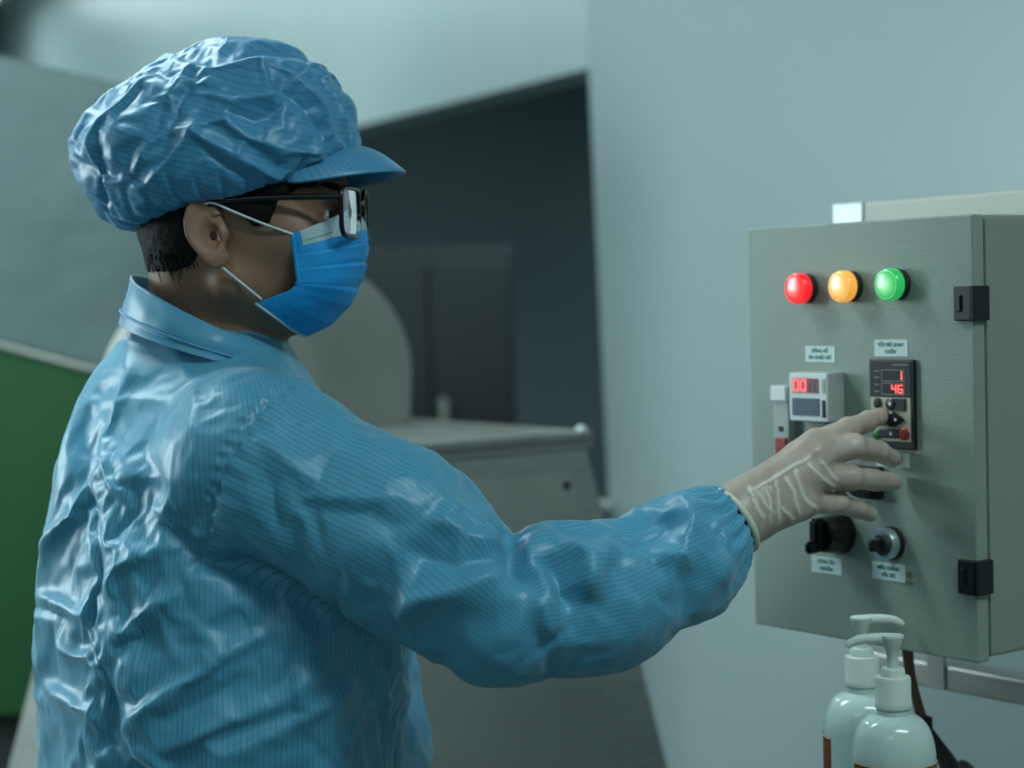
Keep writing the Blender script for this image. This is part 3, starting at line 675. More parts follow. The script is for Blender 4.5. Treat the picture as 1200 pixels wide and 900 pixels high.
def drape(V, F, pin, slack, most, frames, quality, bend, stiff, grav):
    o = raw('loose_cloth', V, F, M['gown'])
    g1 = o.vertex_groups.new(name='pin'); g2 = o.vertex_groups.new(name='snug'); n = len(V)
    lev = np.round(np.clip(pin, 0, 1)*200).astype(int); sl = np.round((1-np.clip(slack, 0, 1))*50).astype(int)
    for g, L_, k in ((g1, lev, 200), (g2, sl, 50)):
        for v in np.unique(L_):
            if v: g.add(np.nonzero(L_ == v)[0].tolist(), v/k, 'REPLACE')
    m = o.modifiers.new('cloth', 'CLOTH'); st = m.settings
    st.quality = quality; st.mass = .1; st.effector_weights.gravity = grav; st.tension_stiffness = stiff; st.compression_stiffness = stiff; st.shear_stiffness = stiff*.6
    st.bending_model = 'ANGULAR'; st.bending_stiffness = bend; st.tension_damping = 12; st.compression_damping = 12; st.shear_damping = 8; st.bending_damping = .6; st.air_damping = 3
    st.vertex_group_mass = 'pin'; st.pin_stiffness = 2; st.vertex_group_shrink = 'snug'; st.shrink_min = -most; st.shrink_max = 0
    m.collision_settings.use_collision = False; m.collision_settings.use_self_collision = False; m.point_cache.frame_start = 1; m.point_cache.frame_end = frames
    for f in range(1, frames+1): SC.frame_set(f)
    e = o.evaluated_get(bpy.context.evaluated_depsgraph_get()); me = e.to_mesh(); q = np.empty(n*3, np.float32); me.vertices.foreach_get('co', q); e.to_mesh_clear()
    bpy.data.objects.remove(o); SC.frame_set(1)
    return q.reshape(-1, 3).astype(float)

# ---- hair: a short shell over the back and sides of the head
def hair_sdf(Q):
    m = Q.copy(); m[..., 1] = np.abs(m[..., 1])
    sk = head_sdf(Q); nk = rc(HW(Q.reshape(-1, 3)).reshape(Q.shape), NKA, NKB, .055, .062); sk = smin(sk, nk, .022)
    x, z = Q[..., 0], Q[..., 2]
    fade = np.clip((z+.030)/.05, 0, 1)
    sh = sk-(.0003+.0052*fade)
    line = np.where(x < -.028, -.026-.10*(x+.028)*0, np.where(x < .016, .0255, .012))
    line = np.interp(x, [-.12, -.045, -.030, -.012, .004, .020, .030, .044, .052, .07], [-.030, -.033, -.026, .0, .026, .018, .006, .010, .030, .040])
    reg = smax((line-z)*.8, x-.085+.0*z, .004)
    reg = np.maximum(reg, z-.075)
    return smax(sh, reg, .003)
V, F, N = nets(hair_sdf, (-.12, -.10, -.06), (.11, .10, .09), .0026)
dn = fbm(V*np.array([1, 1, .35]), 420, 2, 3)*.0004
hr = raw('hair', HW(V+N*dn[:, None]), F, M['hair'], pe)
r_ = np.random.default_rng(5); cand = np.nonzero((V[:, 2] < -.012) & (V[:, 0] < -.026) & (N[:, 0] < .5))[0]; SV, SF = [], []
for c_ in r_.choice(cand, 420):      # short strands softening the nape line
    p_ = V[c_]+N[c_]*.0003; L_ = r_.uniform(.006, .016); dv = np.array([.10*r_.normal(), .10*r_.normal(), -1.])+np.array([.25, 0, 0]); path = [p_+dv*L_*t-N[c_]*.0022*t for t in (0, .5, 1)]
    tv, tf = tubeV(path, [.00045, .0004, .0001], 4); SF += [[k_+sum(len(q_) for q_ in SV) for k_ in f] for f in tf[:8]] if len(SV) < 1 else [[k_+12*len(SV) for k_ in f] for f in tf[:8]]; SV.append(tv)
hs = raw('hair_strands', HW(np.concatenate(SV)), SF, M['hair'], hr); hs['kind'] = 'stuff'

# ---- cap
NU_, NV_ = 190, 66
PR = spline([(.083, .010), (.112, .015), (.139, .042), (.150, .084), (.131, .116), (.098, .143), (.050, .169), (.004, .181)], NV_)
PF = spline([(.100, .064), (.109, .070), (.113, .085), (.109, .112), (.098, .134), (.080, .155), (.045, .176), (.004, .181)], NV_)
PS = spline([(.084, .030), (.097, .038), (.107, .058), (.109, .088), (.101, .118), (.080, .148), (.043, .173), (.004, .181)], NV_)
nu = NU_; th = np.linspace(0, 2*np.pi, nu, endpoint=False); ct = np.cos(th); wf = np.clip(ct, 0, 1)**1.6; wr_ = np.clip(-ct, 0, 1)**1.4; ws = 1-wf-wr_
rr = PR[:, None, 0]*wr_+PF[:, None, 0]*wf+PS[:, None, 0]*ws; zz = PR[:, None, 1]*wr_+PF[:, None, 1]*wf+PS[:, None, 1]*ws
x = (rr*ct).ravel()*1.0; y = (rr*np.sin(th)).ravel(); CP = np.stack([x, y, zz.ravel()], 1)
tt = np.repeat(np.linspace(0, 1, NV_), nu); thr = np.tile(th, NV_)
def normals(P, nu, nv):
    G = P.reshape(nv, nu, 3); du = np.roll(G, -1, 1)-np.roll(G, 1, 1); dv = np.gradient(G, axis=0); n_ = np.cross(du, dv).reshape(-1, 3)
    return n_/(np.linalg.norm(n_, axis=1)[:, None]+1e-12)
def seg_d(P, pts):
    d = np.full(len(P), 9.); u = np.zeros(len(P)); L_ = 0; pts = np.asarray(pts); tot = sum(np.linalg.norm(pts[i+1]-pts[i]) for i in range(len(pts)-1))
    for i in range(len(pts)-1):
        a_, b_ = pts[i], pts[i+1]; ba = b_-a_; l = np.linalg.norm(ba); h = np.clip((P-a_)@ba/(l*l), 0, 1); dd = np.linalg.norm(P-a_-h[:, None]*ba, axis=1)
        m_ = dd < d; d[m_] = dd[m_]; u[m_] = (L_+h[m_]*l)/tot; L_ += l
    return d, u
def fold(P, pts, amp, wid, sharp=1.25):
    """raised (amp > 0) or sunk fold along a line lying on the cloth, fading out at both ends"""
    d, u = seg_d(P, pts); return amp*np.exp(-(d/wid)**sharp)*np.clip(np.sin(np.pi*np.clip(u, .02, .98))*1.6, 0, 1)
CN = normals(CP, nu, NV_)
if (CN*(CP-np.array([0, 0, .07]))).sum() < 0: CN = -CN
start = (np.abs(np.sin(thr*15+2.2*noise(CP, 14, 5)))-.5)*.0040*np.exp(-((tt-.10)/.10)**2)*(.35+.65*np.clip(.4-np.cos(thr), 0, 1))
def capline(pp):    # snap a line to the near side of the cap
    P_ = proj(HW(CP)+OP); ok = (CP[:, 1] < .02); out = []
    for px, py in pp:
        dd = (P_[:, 0]-px)**2+(P_[:, 1]-py)**2+np.where(ok, 0, 1e6); out.append(CP[dd.argmin()])
    return out
CAPF = (
    ([(150, 205), (180, 160), (215, 85)], .0080, .007), ([(185, 180), (205, 130), (225, 95)], -.0050, .006), ([(176, 185), (180, 150), (196, 110)], -.0060, .007),
    ([(170, 215), (215, 175), (228, 150), (218, 135)], .0080, .007), ([(200, 145), (250, 170), (310, 200), (345, 215)], .0090, .008), ([(230, 165), (280, 205), (335, 216)], -.0060, .008),
    ([(235, 150), (262, 142), (290, 160), (330, 172), (372, 180), (380, 195)], .0085, .007), ([(275, 185), (330, 195), (375, 205)], -.0040, .010),
    ([(250, 80), (300, 78), (340, 90), (372, 120), (392, 160)], .0090, .008), ([(305, 95), (345, 115), (380, 165)], -.0070, .009), ([(355, 75), (390, 110), (408, 160)], .0050, .008),
    ([(240, 110), (275, 120), (325, 112), (345, 140)], .0060, .006), ([(265, 130), (300, 140), (330, 135)], -.0060, .007), ([(300, 70), (310, 100), (322, 130)], .0050, .005),
    ([(100, 165), (130, 130), (190, 80)], .0030, .008), ([(90, 190), (118, 200), (124, 245)], -.0060, .006), ([(105, 180), (122, 215), (128, 250)], .0060, .005), ([(190, 235), (230, 195), (262, 188)], .0030, .007))
for pp, a_, w_ in CAPF: start = start+fold(CP, capline(pp), a_*.8, max(w_, .006), 1.3)
start[:nu] *= .2
hold = np.full(len(CP), .085); hold[:nu*2] = 1; hold[-nu*6:] = 1
gath = (np.abs(np.sin(thr*30+2.2*noise(CP, 14, 5)))-.5)*.0022*np.exp(-((tt-.07)/.07)**2)
CP2 = HLoc(drape(HW(CP+CN*start[:, None]), gridF(nu, NV_), hold, np.ones(len(CP)), .085, 24, 10, .6, 80, 0.))+CN*gath[:, None]
inn = CP2[:nu]*np.array([.965, .965, 1])+np.array([0, 0, .010])      # turned-in hem
capV = np.concatenate([inn, CP2]); uvc = np.concatenate([CP[:nu], CP]); uvc = np.stack([uvc[:, 2]*.92+uvc[:, 0]*.30+.10*np.abs(uvc[:, 1]), np.zeros(len(uvc))], 1)
cap = raw('cap', HW(capV), gridF(nu, NV_+1), M['cap'], pe, uvc); sd = cap.modifiers.new('s', 'SUBSURF'); sd.levels = 1; sd.render_levels = 1
be = np.linspace(-R(86), R(86), 60); bo = []; bu = []
for lay, sgn in ((0, 1), (1, -1)):
    for s_ in np.linspace(0, 1, 14):
        fi = .054+.050*np.cos(be); li = .066*np.sin(be); zi = .050+.032*np.cos(be)**1.5
        fo = .062+.094*np.cos(be); lo_ = .080*np.sin(be); zo = .034+.022*np.cos(be)
        k_ = s_; kb = np.cos(be*1.02)**.35; fo = fi+(fo-fi)*kb; lo_ = li+(lo_-li)*kb; zo = zi+(zo-zi)*kb; fx_ = fi+(fo-fi)*k_; lx = li+(lo_-li)*k_; zx = zi+(zo-zi)*k_+.006*np.sin(math.pi*k_)
        bo.append(np.stack([fx_, lx, zx-lay*.0022], 1)); bu.append(np.stack([lx*.9+fx_*.5, fx_], 1))
bo = bo[:14]+bo[14:][::-1]; bu = bu[:14]+bu[14:][::-1]
bo.append(bo[0]); bu.append(bu[0])
raw('brim', HW(np.concatenate(bo)), gridF(60, 29, False), M['cap'], cap, np.concatenate(bu))
tube('brim_seam', [HW(p+np.array([.0005, 0, .0016])) for p in bo[0]][4:-4], .0013, M['thread'], cap, 8)

# ---- glasses
gl = tube('glasses', [hp(p) for p in ((.1085, -.0698, .0305), (.070, -.0735, .0310), (.030, -.0790, .0305), (-.004, -.0815, .0270), (-.018, -.0800, .012))], [.0032, .0030, .0026, .0022, .0018], M['frame'], pe, 10, 40); gl['label'] = 'black rimmed spectacles'
tube('temple', [hp(p) for p in ((.1085, .0698, .0305), (.070, .0735, .0310), (.030, .0790, .0305), (-.004, .0815, .0270), (-.018, .0800, .012))], [.0032, .0030, .0026, .0022, .0018], M['frame'], gl, 10, 40)
def lens_pt(s, u, v, off=0):      # u 0 temple side .. 1 nose side
    l = .0700-.060*u; return np.array([.1075+.0065*math.sin(u*math.pi/2)+off, s*l, .018+v])
for s in (-1, 1):
    a_ = np.linspace(0, 2*np.pi, 48, endpoint=False); ring = []
    for t in a_:
        cx, cz = math.cos(t), math.sin(t); e_ = 5.5; q_ = (abs(cx)**e_+abs(cz)**e_)**(-1/e_)
        ring.append(lens_pt(s, .5+.47*cx*q_, .0215*cz*q_))
    ring = np.array(ring); Vr, Fr = tubeV(np.concatenate([ring, ring[:1]]), .0023, 8)
    raw('lens_rim', HW(Vr), Fr, M['frame'], gl)
    cen = ring.mean(0)+np.array([.0012, 0, 0]); rows = [cen+(ring-cen)*k_ for k_ in (.02, .5, .97)]
    Lf = np.concatenate(rows); Lb = Lf-np.array([.0014, 0, 0])
    ff = gridF(48, 3); raw('lens', HW(np.concatenate([Lf, Lb])), np.concatenate([ff, ff[:, ::-1]+len(Lf)]), M['glass'], gl)
tube('bridge', [hp(p) for p in ((.1135, -.0105, .026), (.1150, 0, .029), (.1135, .0105, .026))], .0019, M['frame'], gl, 8, 12)

# ---- mask
vv = np.linspace(0, 1, 90); uu = np.linspace(-1, 1, 121)
mid = np.stack([np.interp(vv, [0, .12, .25, .38, .55, .72, .86, 1], [.109, .1165, .1175, .117, .112, .099, .083, .060]), np.zeros(90), np.interp(vv, [0, .12, .25, .38, .55, .72, .86, 1], [.024, .010, -.004, -.018, -.040, -.066, -.083, -.0925])], 1)
edg = np.stack([np.interp(vv, [0, .3, .6, .72, .86, 1], [.0630, .0650, .0690, .0600, .0440, .0270]), np.interp(vv, [0, .6, .8, 1], [.0655, .0655, .0640, .0600]), np.interp(vv, [0, .3, .6, .72, .86, 1], [-.0010, -.0210, -.0440, -.0500, -.0555, -.0610])], 1)
pl_ = np.zeros(90)
for c in (.30, .45, .62): pl_ += .0020*np.exp(-np.clip((vv-c), 0, 9)/.05)*(vv >= c)-.0010*np.exp(-((vv-c+.012)/.010)**2)
mV = []
for j in range(90):
    s_ = np.abs(uu); f_ = mid[j, 0]+(edg[j, 0]-mid[j, 0])*s_**1.85; l_ = np.sign(uu)*edg[j, 1]*np.sin(s_*math.pi/2)**.95
    z_ = mid[j, 2]+(edg[j, 2]-mid[j, 2])*(s_**1.25 if vv[j] < .7 else s_**(1.25+.35*(vv[j]-.7)/.3)); z_ = z_+.010*np.sin(math.pi*s_)*(1-vv[j])*.0
    k_ = pl_[j]*np.clip(1.15-s_, 0, 1); mV.append(np.stack([f_+k_*.8, l_+np.sign(uu)*k_*.5, z_], 1))
mV = np.concatenate(mV); mF = gridF(121, 90, False)
mV = mV+np.stack([fbm(mV, 45, 2, 4)*.0012, fbm(mV, 45, 2, 5)*.0012, np.zeros(len(mV))], 1)
cj, ci = np.divmod(np.arange(len(mF)), 120); band = ((vv[cj] < .17) & (np.abs(uu[ci]) < .93)).astype(int)
mk = raw('face_mask', HW(mV), mF, [M['mask'], M['maskwhite']], pe, fmat=band); mk['label'] = 'blue surgical mask with white upper band'
sd = mk.modifiers.new('solid', 'SOLIDIFY'); sd.thickness = .0012; sd.offset = 0
for s in (0, 120):
    e_ = mV.reshape(90, 121, 3)[:, s]; tube('edge_binding', [HW(p) for p in e_[:58:3]], .0022, M['mask'], mk, 8, flat=.6)
be_ = mV.reshape(90, 121, 3)[-1]; tube('lower_binding', [HW(p) for p in be_[::4]], .0016, M['maskwhite'], mk, 8)
for s in (-1, 1):
    tube('ear_loop', [hp(p) for p in ((.0640, s*.0665, -.0015), (.040, s*.0735, .008), (.014, s*.0790, .0195), (-.004, s*.0830, .0275), (-.016, s*.0810, .0240))], .0017, M['loop'], mk, 8, 24, .7)
    tube('ear_loop', [hp(p) for p in ((.0330, s*.0620, -.0580), (.018, s*.0690, -.0440), (.002, s*.0760, -.0290), (-.006, s*.0800, -.0200), (-.013, s*.0800, -.012))], .0017, M['loop'], mk, 8, 24, .7)
row = mV.reshape(90, 121, 3)
for i in range(9):
    p = row[11, 8+i*2]; n_ = np.array([.4, -.9, .1]); b_ = box('print_mark', (-.0006, -.0006, -.0005), (.0006, .0006, .0005), M['greyink'] if i < 8 else M['bluegrey'], mk, 0); b_.location = HW(p+n_*.0008)

# ---- gown
ZL = np.array([.80, .95, 1.07, 1.15, 1.23, 1.30, 1.36, 1.42, 1.46])
CX = np.array([-.266, -.266, -.266, -.270, -.276, -.286, -.288, -.290, -.292]); CYt = np.array([1.77, 1.77, 1.77, 1.77, 1.77, 1.77, 1.768, 1.765, 1.76])
AA = np.array([.182, .177, .176, .176, .172, .152, .130, .100, .062]); BB = np.array([.245, .238, .230, .228, .226, .218, .190, .13, .075])
def torso(P):
    z = P[..., 2]; cx = np.interp(z, ZL, CX)-OP[0]; cy = np.interp(z, ZL, CYt)-OP[1]; a_ = np.interp(z, ZL, AA); b_ = np.interp(z, ZL, BB)
    X = P[..., 0]-cx; Y = P[..., 1]-cy; f = (X*TF[0]+Y*TF[1])/a_; l = (X*TL[0]+Y*TL[1])/b_
    d = ((np.abs(f)**2.35+np.abs(l)**2.35)**(1/2.35)-1)*np.minimum(a_, b_)*.92
    return np.maximum(d, z-1.462)
ARAD = [.084, .074, .0555, .0585, .0505, .0325]
def sleeve(P):
    d = smin(rc(P, ARM[0], ARM[1], ARAD[0], ARAD[1]), rc(P, ARM[1], ARM[2], ARAD[1], ARAD[2]), .02)
    f = smin(rc(P, ARM[2], ARM[3], ARAD[2], ARAD[3]), rc(P, ARM[3], ARM[4], ARAD[3], ARAD[4]), .02)
    f = smin(f, rc(P, ARM[4], ARM[5], ARAD[4], ARAD[5]), .02)
    f = smin(f, rc(P, A(634, 668, 1.552), A(715, 676, 1.575), .0365, .0400), .012)
    d = smin(d, f, .006)
    ax = WR-ARM[5]; ax = ax/np.linalg.norm(ax)
    return smax(d, (P-ARM[5])@ax-.004, .004)
def gown_sdf(P):
    d = torso(P)
    d = smin(d, rc(P, NB+np.array([.0, 0, -.02]), SR+np.array([0, 0, -.004]), .070, .056), .045)
    d = smin(d, rc(P, NB+np.array([.0, 0, -.02]), SL+np.array([0, 0, -.004]), .070, .056), .045)
    d = smin(d, np.linalg.norm(P-(np.array([-.335, 1.755, 1.365])-OP), axis=-1)-.085, .05)
    d = smin(d, sleeve(P), .014)
    l = smin(rc(P, SL, LEL, .070, .062), rc(P, LEL, LWR+np.array([0, 0, .03]), .062, .040), .015)
    d = smin(d, l, .02)
    return np.maximum(d, .86-P[..., 2])
GV, GF, GN = nets(gown_sdf, (-.29, -.36, .83), (.51, .36, 1.52), .0064)
SC0 = A(306, 555, 1.600); AX = ARM[1]-ARM[0]; AX = AX/np.linalg.norm(AX); WAX = (WR-ARM[4])/np.linalg.norm(WR-ARM[4])
def angle_about(P, c, ax, ref):
    ax = ax/np.linalg.norm(ax); u = ref-ax*(ref@ax); u /= np.linalg.norm(u); v = np.cross(ax, u); D = P-c; return np.arctan2(D@v, D@u)
GP = proj(GV+OP); vis = (GN*(GV+OP-C0)).sum(1) < 0
def on(pp):     # snap a line to the near side of the cloth
    out = []
    for px, py in pp:
        dd = (GP[:, 0]-px)**2+(GP[:, 1]-py)**2+np.where(vis, 0, 1e7); c = np.argsort(dd)[:4]; c = c[np.argmin(GV[c, 1])]; out.append(GV[c])
    return out
FOLDS = [  # torso
    ([(185, 600), (240, 645), (310, 684), (400, 725)], -.0130, .013), ([(170, 590), (225, 625), (290, 655)], .0060, .012), ([(230, 672), (300, 712), (380, 745)], .0050, .012),
    ([(110, 702), (140, 665), (168, 643)], .0075, .006), ([(128, 750), (175, 712), (216, 684)], .0090, .007), ([(150, 745), (190, 728)], -.0050, .008),
    ([(150, 842), (200, 805), (250, 775), (320, 735)], .0100, .008), ([(168, 850), (230, 820), (300, 780)], -.0060, .010), ([(185, 880), (250, 850), (330, 815), (400, 775)], .0090, .010),
    ([(250, 895), (320, 865), (400, 820), (450, 785)], .0080, .012), ([(390, 890), (430, 850), (480, 800)], .0060, .012), ([(360, 700), (355, 800), (372, 895)], .0030, .004), ([(352, 700), (347, 800), (364, 895)], -.0025, .004),
    ([(60, 640), (85, 600), (100, 560)], .0080, .007), ([(55, 690), (90, 715), (128, 790)], .0090, .008), ([(62, 745), (95, 770), (120, 800)], .0080, .008), ([(60, 800), (100, 830), (125, 860)], .0080, .008),
    ([(122, 800), (128, 840), (120, 890)], -.0080, .008), ([(100, 560), (108, 640), (122, 720)], -.0050, .007),
    ([(160, 385), (150, 440), (120, 500)], .0045, .010), ([(205, 375), (215, 430), (230, 470)], .0030, .007), ([(110, 500), (125, 560), (150, 600)], .0045, .009),
    # upper sleeve
    ([(300, 505), (345, 545), (375, 560)], .0050, .008), ([(400, 480), (410, 520), (445, 560)], .0050, .008), ([(330, 590), (420, 600), (500, 610)], -.0040, .014), ([(345, 575), (420, 580), (480, 575)], .0040, .010),
    ([(455, 712), (500, 696), (550, 684), (606, 664)], .0190, .016), ([(470, 640), (540, 658), (598, 652)], -.0120, .013), ([(500, 600), (545, 625), (590, 640)], .0090, .012), ([(520, 575), (560, 610), (598, 640)], .0060, .012),
    # elbow and forearm
    ([(600, 622), (606, 660), (628, 690)], -.0140, .009), ([(622, 622), (628, 650), (640, 690), (662, 735)], .0100, .008), ([(640, 640), (668, 690), (684, 705)], -.0110, .009), ([(655, 630), (692, 655), (688, 700)], .0120, .010), ([(622, 690), (634, 720), (650, 748)], .0090, .009),
    ([(720, 622), (705, 665), (688, 700)], .0090, .010), ([(612, 690), (630, 735), (655, 755)], -.0040, .010), ([(655, 625), (690, 650), (700, 690)], .0040, .009),
    ([(795, 578), (812, 610), (800, 645), (768, 650)], .0140, .011), ([(792, 598), (770, 615), (740, 632)], -.0100, .013), ([(760, 615), (785, 660), (782, 700)], .0040, .012), ([(830, 600), (850, 640), (845, 690)], .0060, .010),
    ([(770, 590), (740, 612), (720, 615)], -.0060, .012)]
side = (GV-SC0)@AX; slv = sleeve(GV); near_arm = slv < .016; is_sl = near_arm & (side > 0)
start = np.zeros(len(GV))
for pp, a_, w_ in FOLDS: start += fold(GV, on(pp), a_*1.15, max(w_, .010), 1.3)
bd, _ = seg_d(GV, on([(105, 560), (120, 650), (125, 740), (135, 830), (150, 890)]))      # bunched cloth down the middle of the back
hold = np.where(is_sl, .095, .085)
hold = np.maximum(hold, np.where((GV[:, 2] > 1.447) | (GV[:, 2] < .875) | (is_sl & ((GV-ARM[5])@WAX > -.006)), 1, 0))
sd_, _ = seg_d(GV, on([(106, 575), (112, 610), (118, 680), (125, 760), (132, 830), (140, 899)])); hold = np.maximum(hold, np.where(sd_ < .006, 1., 0))
sd_, _ = seg_d(GV, on([(352, 720), (360, 800), (372, 895)])); hold = np.maximum(hold, np.where(sd_ < .005, .3, 0))
hold = np.maximum(hold, np.where(near_arm & (np.abs(side) < .004) & vis, .6, 0))
slack = np.maximum(np.where(is_sl, .31, .25), np.exp(-(bd/.10)**2)*(~is_sl))*np.interp(GV[:, 2], [1.33, 1.40], [1, .25])
BASE = drape(GV+GN*start[:, None], GF, hold, slack, .15, 14, 5, .35, 80, .03)
o_ = raw('gown_base', BASE, GF, M['gown']); at_ = o_.data.attributes.new('rest', 'FLOAT_VECTOR', 'POINT'); at_.data.foreach_set('vector', np.ascontiguousarray(GV, np.float32).ravel())
md = o_.modifiers.new('s', 'SUBSURF'); md.levels = 1; bpy.context.view_layer.update()
gme = bpy.data.meshes.new_from_object(o_.evaluated_get(bpy.context.evaluated_depsgraph_get())); bpy.data.objects.remove(o_)
nG = len(gme.vertices); buf = np.empty(nG*3, np.float32)
gme.vertices.foreach_get('co', buf); CO_ = buf.reshape(-1, 3).astype(float); gme.attributes['rest'].data.foreach_get('vector', buf); RS = buf.reshape(-1, 3).astype(float)
gme.vertex_normals.foreach_get('vector', buf); NN = buf.reshape(-1, 3).astype(float)
# what belongs to the sleeve, and the stripe coordinate across the cloth
side = (RS-SC0)@AX; slv = sleeve(RS); near_arm = slv < .016; is_sl = near_arm & (side > 0)
best = np.full(nG, 9.); su = np.zeros(nG); sv = np.zeros(nG); tot = 0
BACK = np.array([.1, 1., -.1])        # the seam of the sleeve faces away from the camera
for (a_, b_) in [(ARM[i], ARM[i+1]) for i in range(5)]:
    ba = b_-a_; l = np.linalg.norm(ba); h = np.clip((RS-a_)@ba/(l*l), 0, 1); dd = np.linalg.norm(RS-a_-h[:, None]*ba, axis=1)
    an = angle_about(RS, a_, ba, -BACK); m_ = dd < best; best[m_] = dd[m_]; su[m_] = an[m_]; sv[m_] = tot+h[m_]*l; tot += l
tx = RS[:, 0]-(-.275-OP[0]); ty = RS[:, 1]; ta = np.arctan2(tx*TF[1]-ty*TF[0], tx*TF[0]+ty*TF[1])
U_ = np.where(is_sl, su*.066, ta*.205)
fine = (crumple(RS, 22, 19, 6, 1.0)-.7)*.0011*np.clip((1.44-RS[:, 2])/.05, .2, 1)
wd_ = (RS-ARM[5])@WAX                                             # elastic gathers at the wrist
fine += np.where(is_sl, (np.abs(np.sin(su*11+1.5*noise(RS, 40, 9)))-.45)*.0060*np.exp(-((wd_+.010)/.024)**2), 0)
gs_ = np.clip((RS[:, 2]-(SC0[2]-.080))/.03, 0, 1); an_ = angle_about(RS, SC0, AX, ZZ)                                # armhole seam: a sunk stitch line with puckers
fine += np.where((slv < .03) & (np.abs(side) < .02), -.0020*np.exp(-(side/.0022)**2), 0)
fine += np.where((slv < .03) & (np.abs(side) < .05), .0016*gs_*np.exp(-((side+.006)/.004)**2)*(.7+.9*np.sin(an_*42+2*noise(RS, 40, 4))), 0)
fine += np.where(near_arm & (side > 0) & (side < .06), .0016*gs_*np.sin(an_*30+2*noise(RS, 30, 3))*np.exp(-side/.014), 0)
gl_ = np.empty(len(gme.loops), np.int32); gme.loops.foreach_get('vertex_index', gl_)
gme.vertices.foreach_set('co', np.ascontiguousarray(CO_+NN*fine[:, None], np.float32).ravel())
gme.attributes.remove(gme.attributes['rest']); ul = gme.uv_layers.new(name='UVMap'); ul.data.foreach_set('uv', np.ascontiguousarray(np.stack([U_, sv], 1)[gl_], np.float32).ravel()); gme.update()
gown = link('gown', gme, M['gown'], pe); gown['label'] = 'blue pinstriped cleanroom gown'

# collar: a standing band, with overlapping front ends
def ringpts(rear, front, lat, n, open_=.0):
    rear, front = np.asarray(rear), np.asarray(front); c = (rear+front)/2; f = (front-rear)/2; l = HL*lat
    t = np.linspace(-math.pi+open_, math.pi-open_+.16, n); return c+np.cos(t+math.pi)[:, None]*f*-1*-1+np.sin(t+math.pi)[:, None]*l
r0_, f0_ = A(147, 366, 1.765), A(322, 428, 1.715); r1_, f1_ = A(156, 322, 1.758), A(327, 408, 1.715)
rows = []; n = 140
for k_ in np.linspace(-.25, 1, 16):
    b_ = .015*math.sin(math.pi*max(0, k_))*.25
    p = ringpts(r0_+(r1_-r0_)*k_, f0_+(f1_-f0_)*k_, .088-.012*k_+b_, n); rows.append(p)
outer = np.concatenate(rows); inner = np.concatenate([(p-p.mean(0))*.975+p.mean(0) for p in rows[::-1]])
cv = np.concatenate([outer, inner]); cn = cv-cv.mean(0); cn[:, 2] = 0; cn /= np.linalg.norm(cn, axis=1)[:, None]
cv = cv+cn*((crumple(cv, 22, 41, 6, 1.2)-.7)*.0022+fbm(cv, 30, 2, 7)*.0012)[:, None]
cu_ = np.stack([np.tile(np.repeat(np.linspace(0, .08, 16), n), 1).tolist()+np.repeat(np.linspace(.08, 0, 16), n).tolist(), np.zeros(len(cv))], 1)
raw('collar', cv, gridF(n, 32, False), M['gown'], pe, cu_)
tube('collar_seam', rows[4]+(rows[4]-rows[4].mean(0))*.012, .0009, M['thread'], pe, 6)

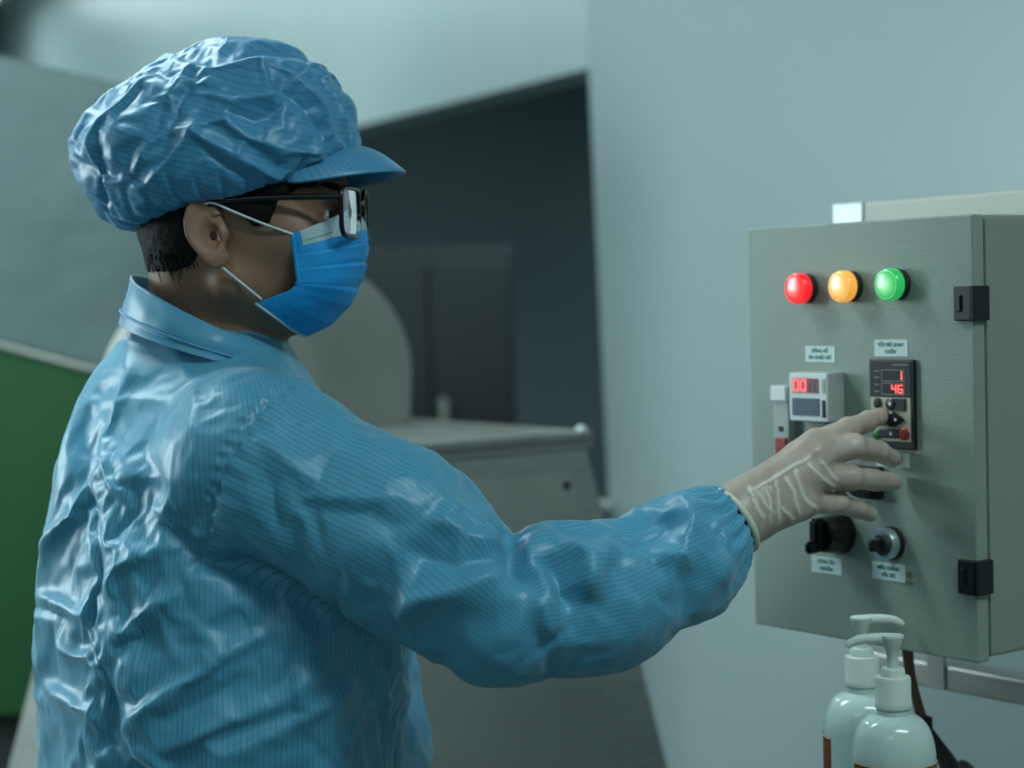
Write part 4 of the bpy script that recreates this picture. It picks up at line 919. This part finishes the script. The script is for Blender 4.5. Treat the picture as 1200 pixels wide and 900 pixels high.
# ---- glove on the right hand
def glove_sdf(P):
    d = rhand(P, .0011); ax = WR-ARM[4]; ax = ax/np.linalg.norm(ax)
    ct_ = rc(P, WR-ax*.012, WR+ax*.03, .0300, .0255); d = smin(d, ct_, .008)
    return smax(d, -((P-WR)@ax+.010), .002)
LV, LFc, LN_ = nets(glove_sdf, WR+np.array([-.05, -.07, -.09]), np.array([.66, .05, 1.43]), .0015)
dg = (crumple(LV, 45, 51, 5, 1.4)-.7)*.0007
milky = np.zeros(len(LV))
def on2(pp):
    P_ = proj(LV+OP); v_ = (LN_*(LV+OP-C0)).sum(1) < 0; out = []
    for px, py in pp:
        c = np.argsort((P_[:, 0]-px)**2+(P_[:, 1]-py)**2+np.where(v_, 0, 1e7))[:10]; out.append(LV[c[np.argmin(LV[c, 1])]])
    return out
for pp in ([(870, 578), (903, 561), (937, 542), (952, 534)], [(906, 552), (914, 580), (914, 619)], [(929, 547), (942, 580), (960, 600)], [(945, 541), (964, 561), (982, 574)], [(958, 536), (974, 555), (984, 568)],
           [(888, 571), (898, 589), (912, 606)], [(920, 558), (931, 577), (939, 608)], [(884, 580), (889, 594), (898, 613)], [(914, 590), (925, 604), (932, 612)], [(876, 566), (884, 582)], [(898, 566), (905, 590), (904, 618)]):
    pp = [tuple(np.array(pp[k])+(np.array(pp[k+1])-np.array(pp[k]))*t) for k in range(len(pp)-1) for t in (0, .25, .5, .75)]+[pp[-1]]
    f_ = fold(LV, on2(pp), 1, .0016, 1.6); dg += f_*.0015; milky = np.maximum(milky, f_)
gv = raw('glove', LV+LN_*dg[:, None], LFc, M['glove'], pe, np.stack([np.clip(milky*.9, 0, .75), milky], 1)); gv['label'] = 'milky latex glove on the pressing hand'
ax = WR-ARM[4]; ax = ax/np.linalg.norm(ax)
torus('rolled_cuff', WR-ax*.010, ax, .0310, .0030, M['bead'], gv, 64, 10)
def lglove(P):
    ax_ = LWR-LEL; ax_ = ax_/np.linalg.norm(ax_); return smax(lhand(P, .0011), -((P-LWR)@ax_+.005), .002)
LV, LFc, LN_ = nets(lglove, LWR+np.array([-.09, -.09, -.24]), LWR+np.array([.11, .08, .06]), .0024)
raw('glove', LV, LFc, M['glove'], pe)

# ---- trousers and boots (below the frame)
def trou(P):
    Q = np.stack([P@TF, P@TL, P[..., 2]], -1); d = ell(Q, (0, 0, .90), (.145, .205, .17))
    for h in (HIPR, HIPL):
        k_ = h*np.array([1, 1, 0])+np.array([.012, 0, .49]); a_ = h*np.array([1, 1, 0])+np.array([-.008, 0, .12]); d = smin(d, rc(P, h-np.array([0, 0, .03]), k_, .100, .080), .03); d = smin(d, rc(P, k_, a_, .080, .075), .02)
    return smax(d, .10-P[..., 2], .004)
V, F, N = nets(trou, (-.25, -.30, .07), (.27, .30, 1.12), .007)
raw('trousers', V+N*((crumple(V, 8, 61, 6, 1.2)-.8)*.006)[:, None], F, M['trouser'], pe)
for h in (HIPR, HIPL):
    b0 = h*np.array([1, 1, 0])+np.array([-.02, 0, 0])
    def boot(P):
        d = rc(P, b0+np.array([0, 0, .07]), b0+np.array([0, 0, .20]), .052, .056)
        d = smin(d, rc(P, b0+np.array([-.02, 0, .043])*1, b0+TF*.15+np.array([0, 0, .040]), .045, .042), .03)
        return smax(d, .0-P[..., 2]+.0005, .004)
    V, F, N = nets(boot, b0+np.array([-.10, -.10, -.02]), b0+np.array([.24, .18, .28]), .006)
    raw('boot', V, F, M['shoe'], pe)
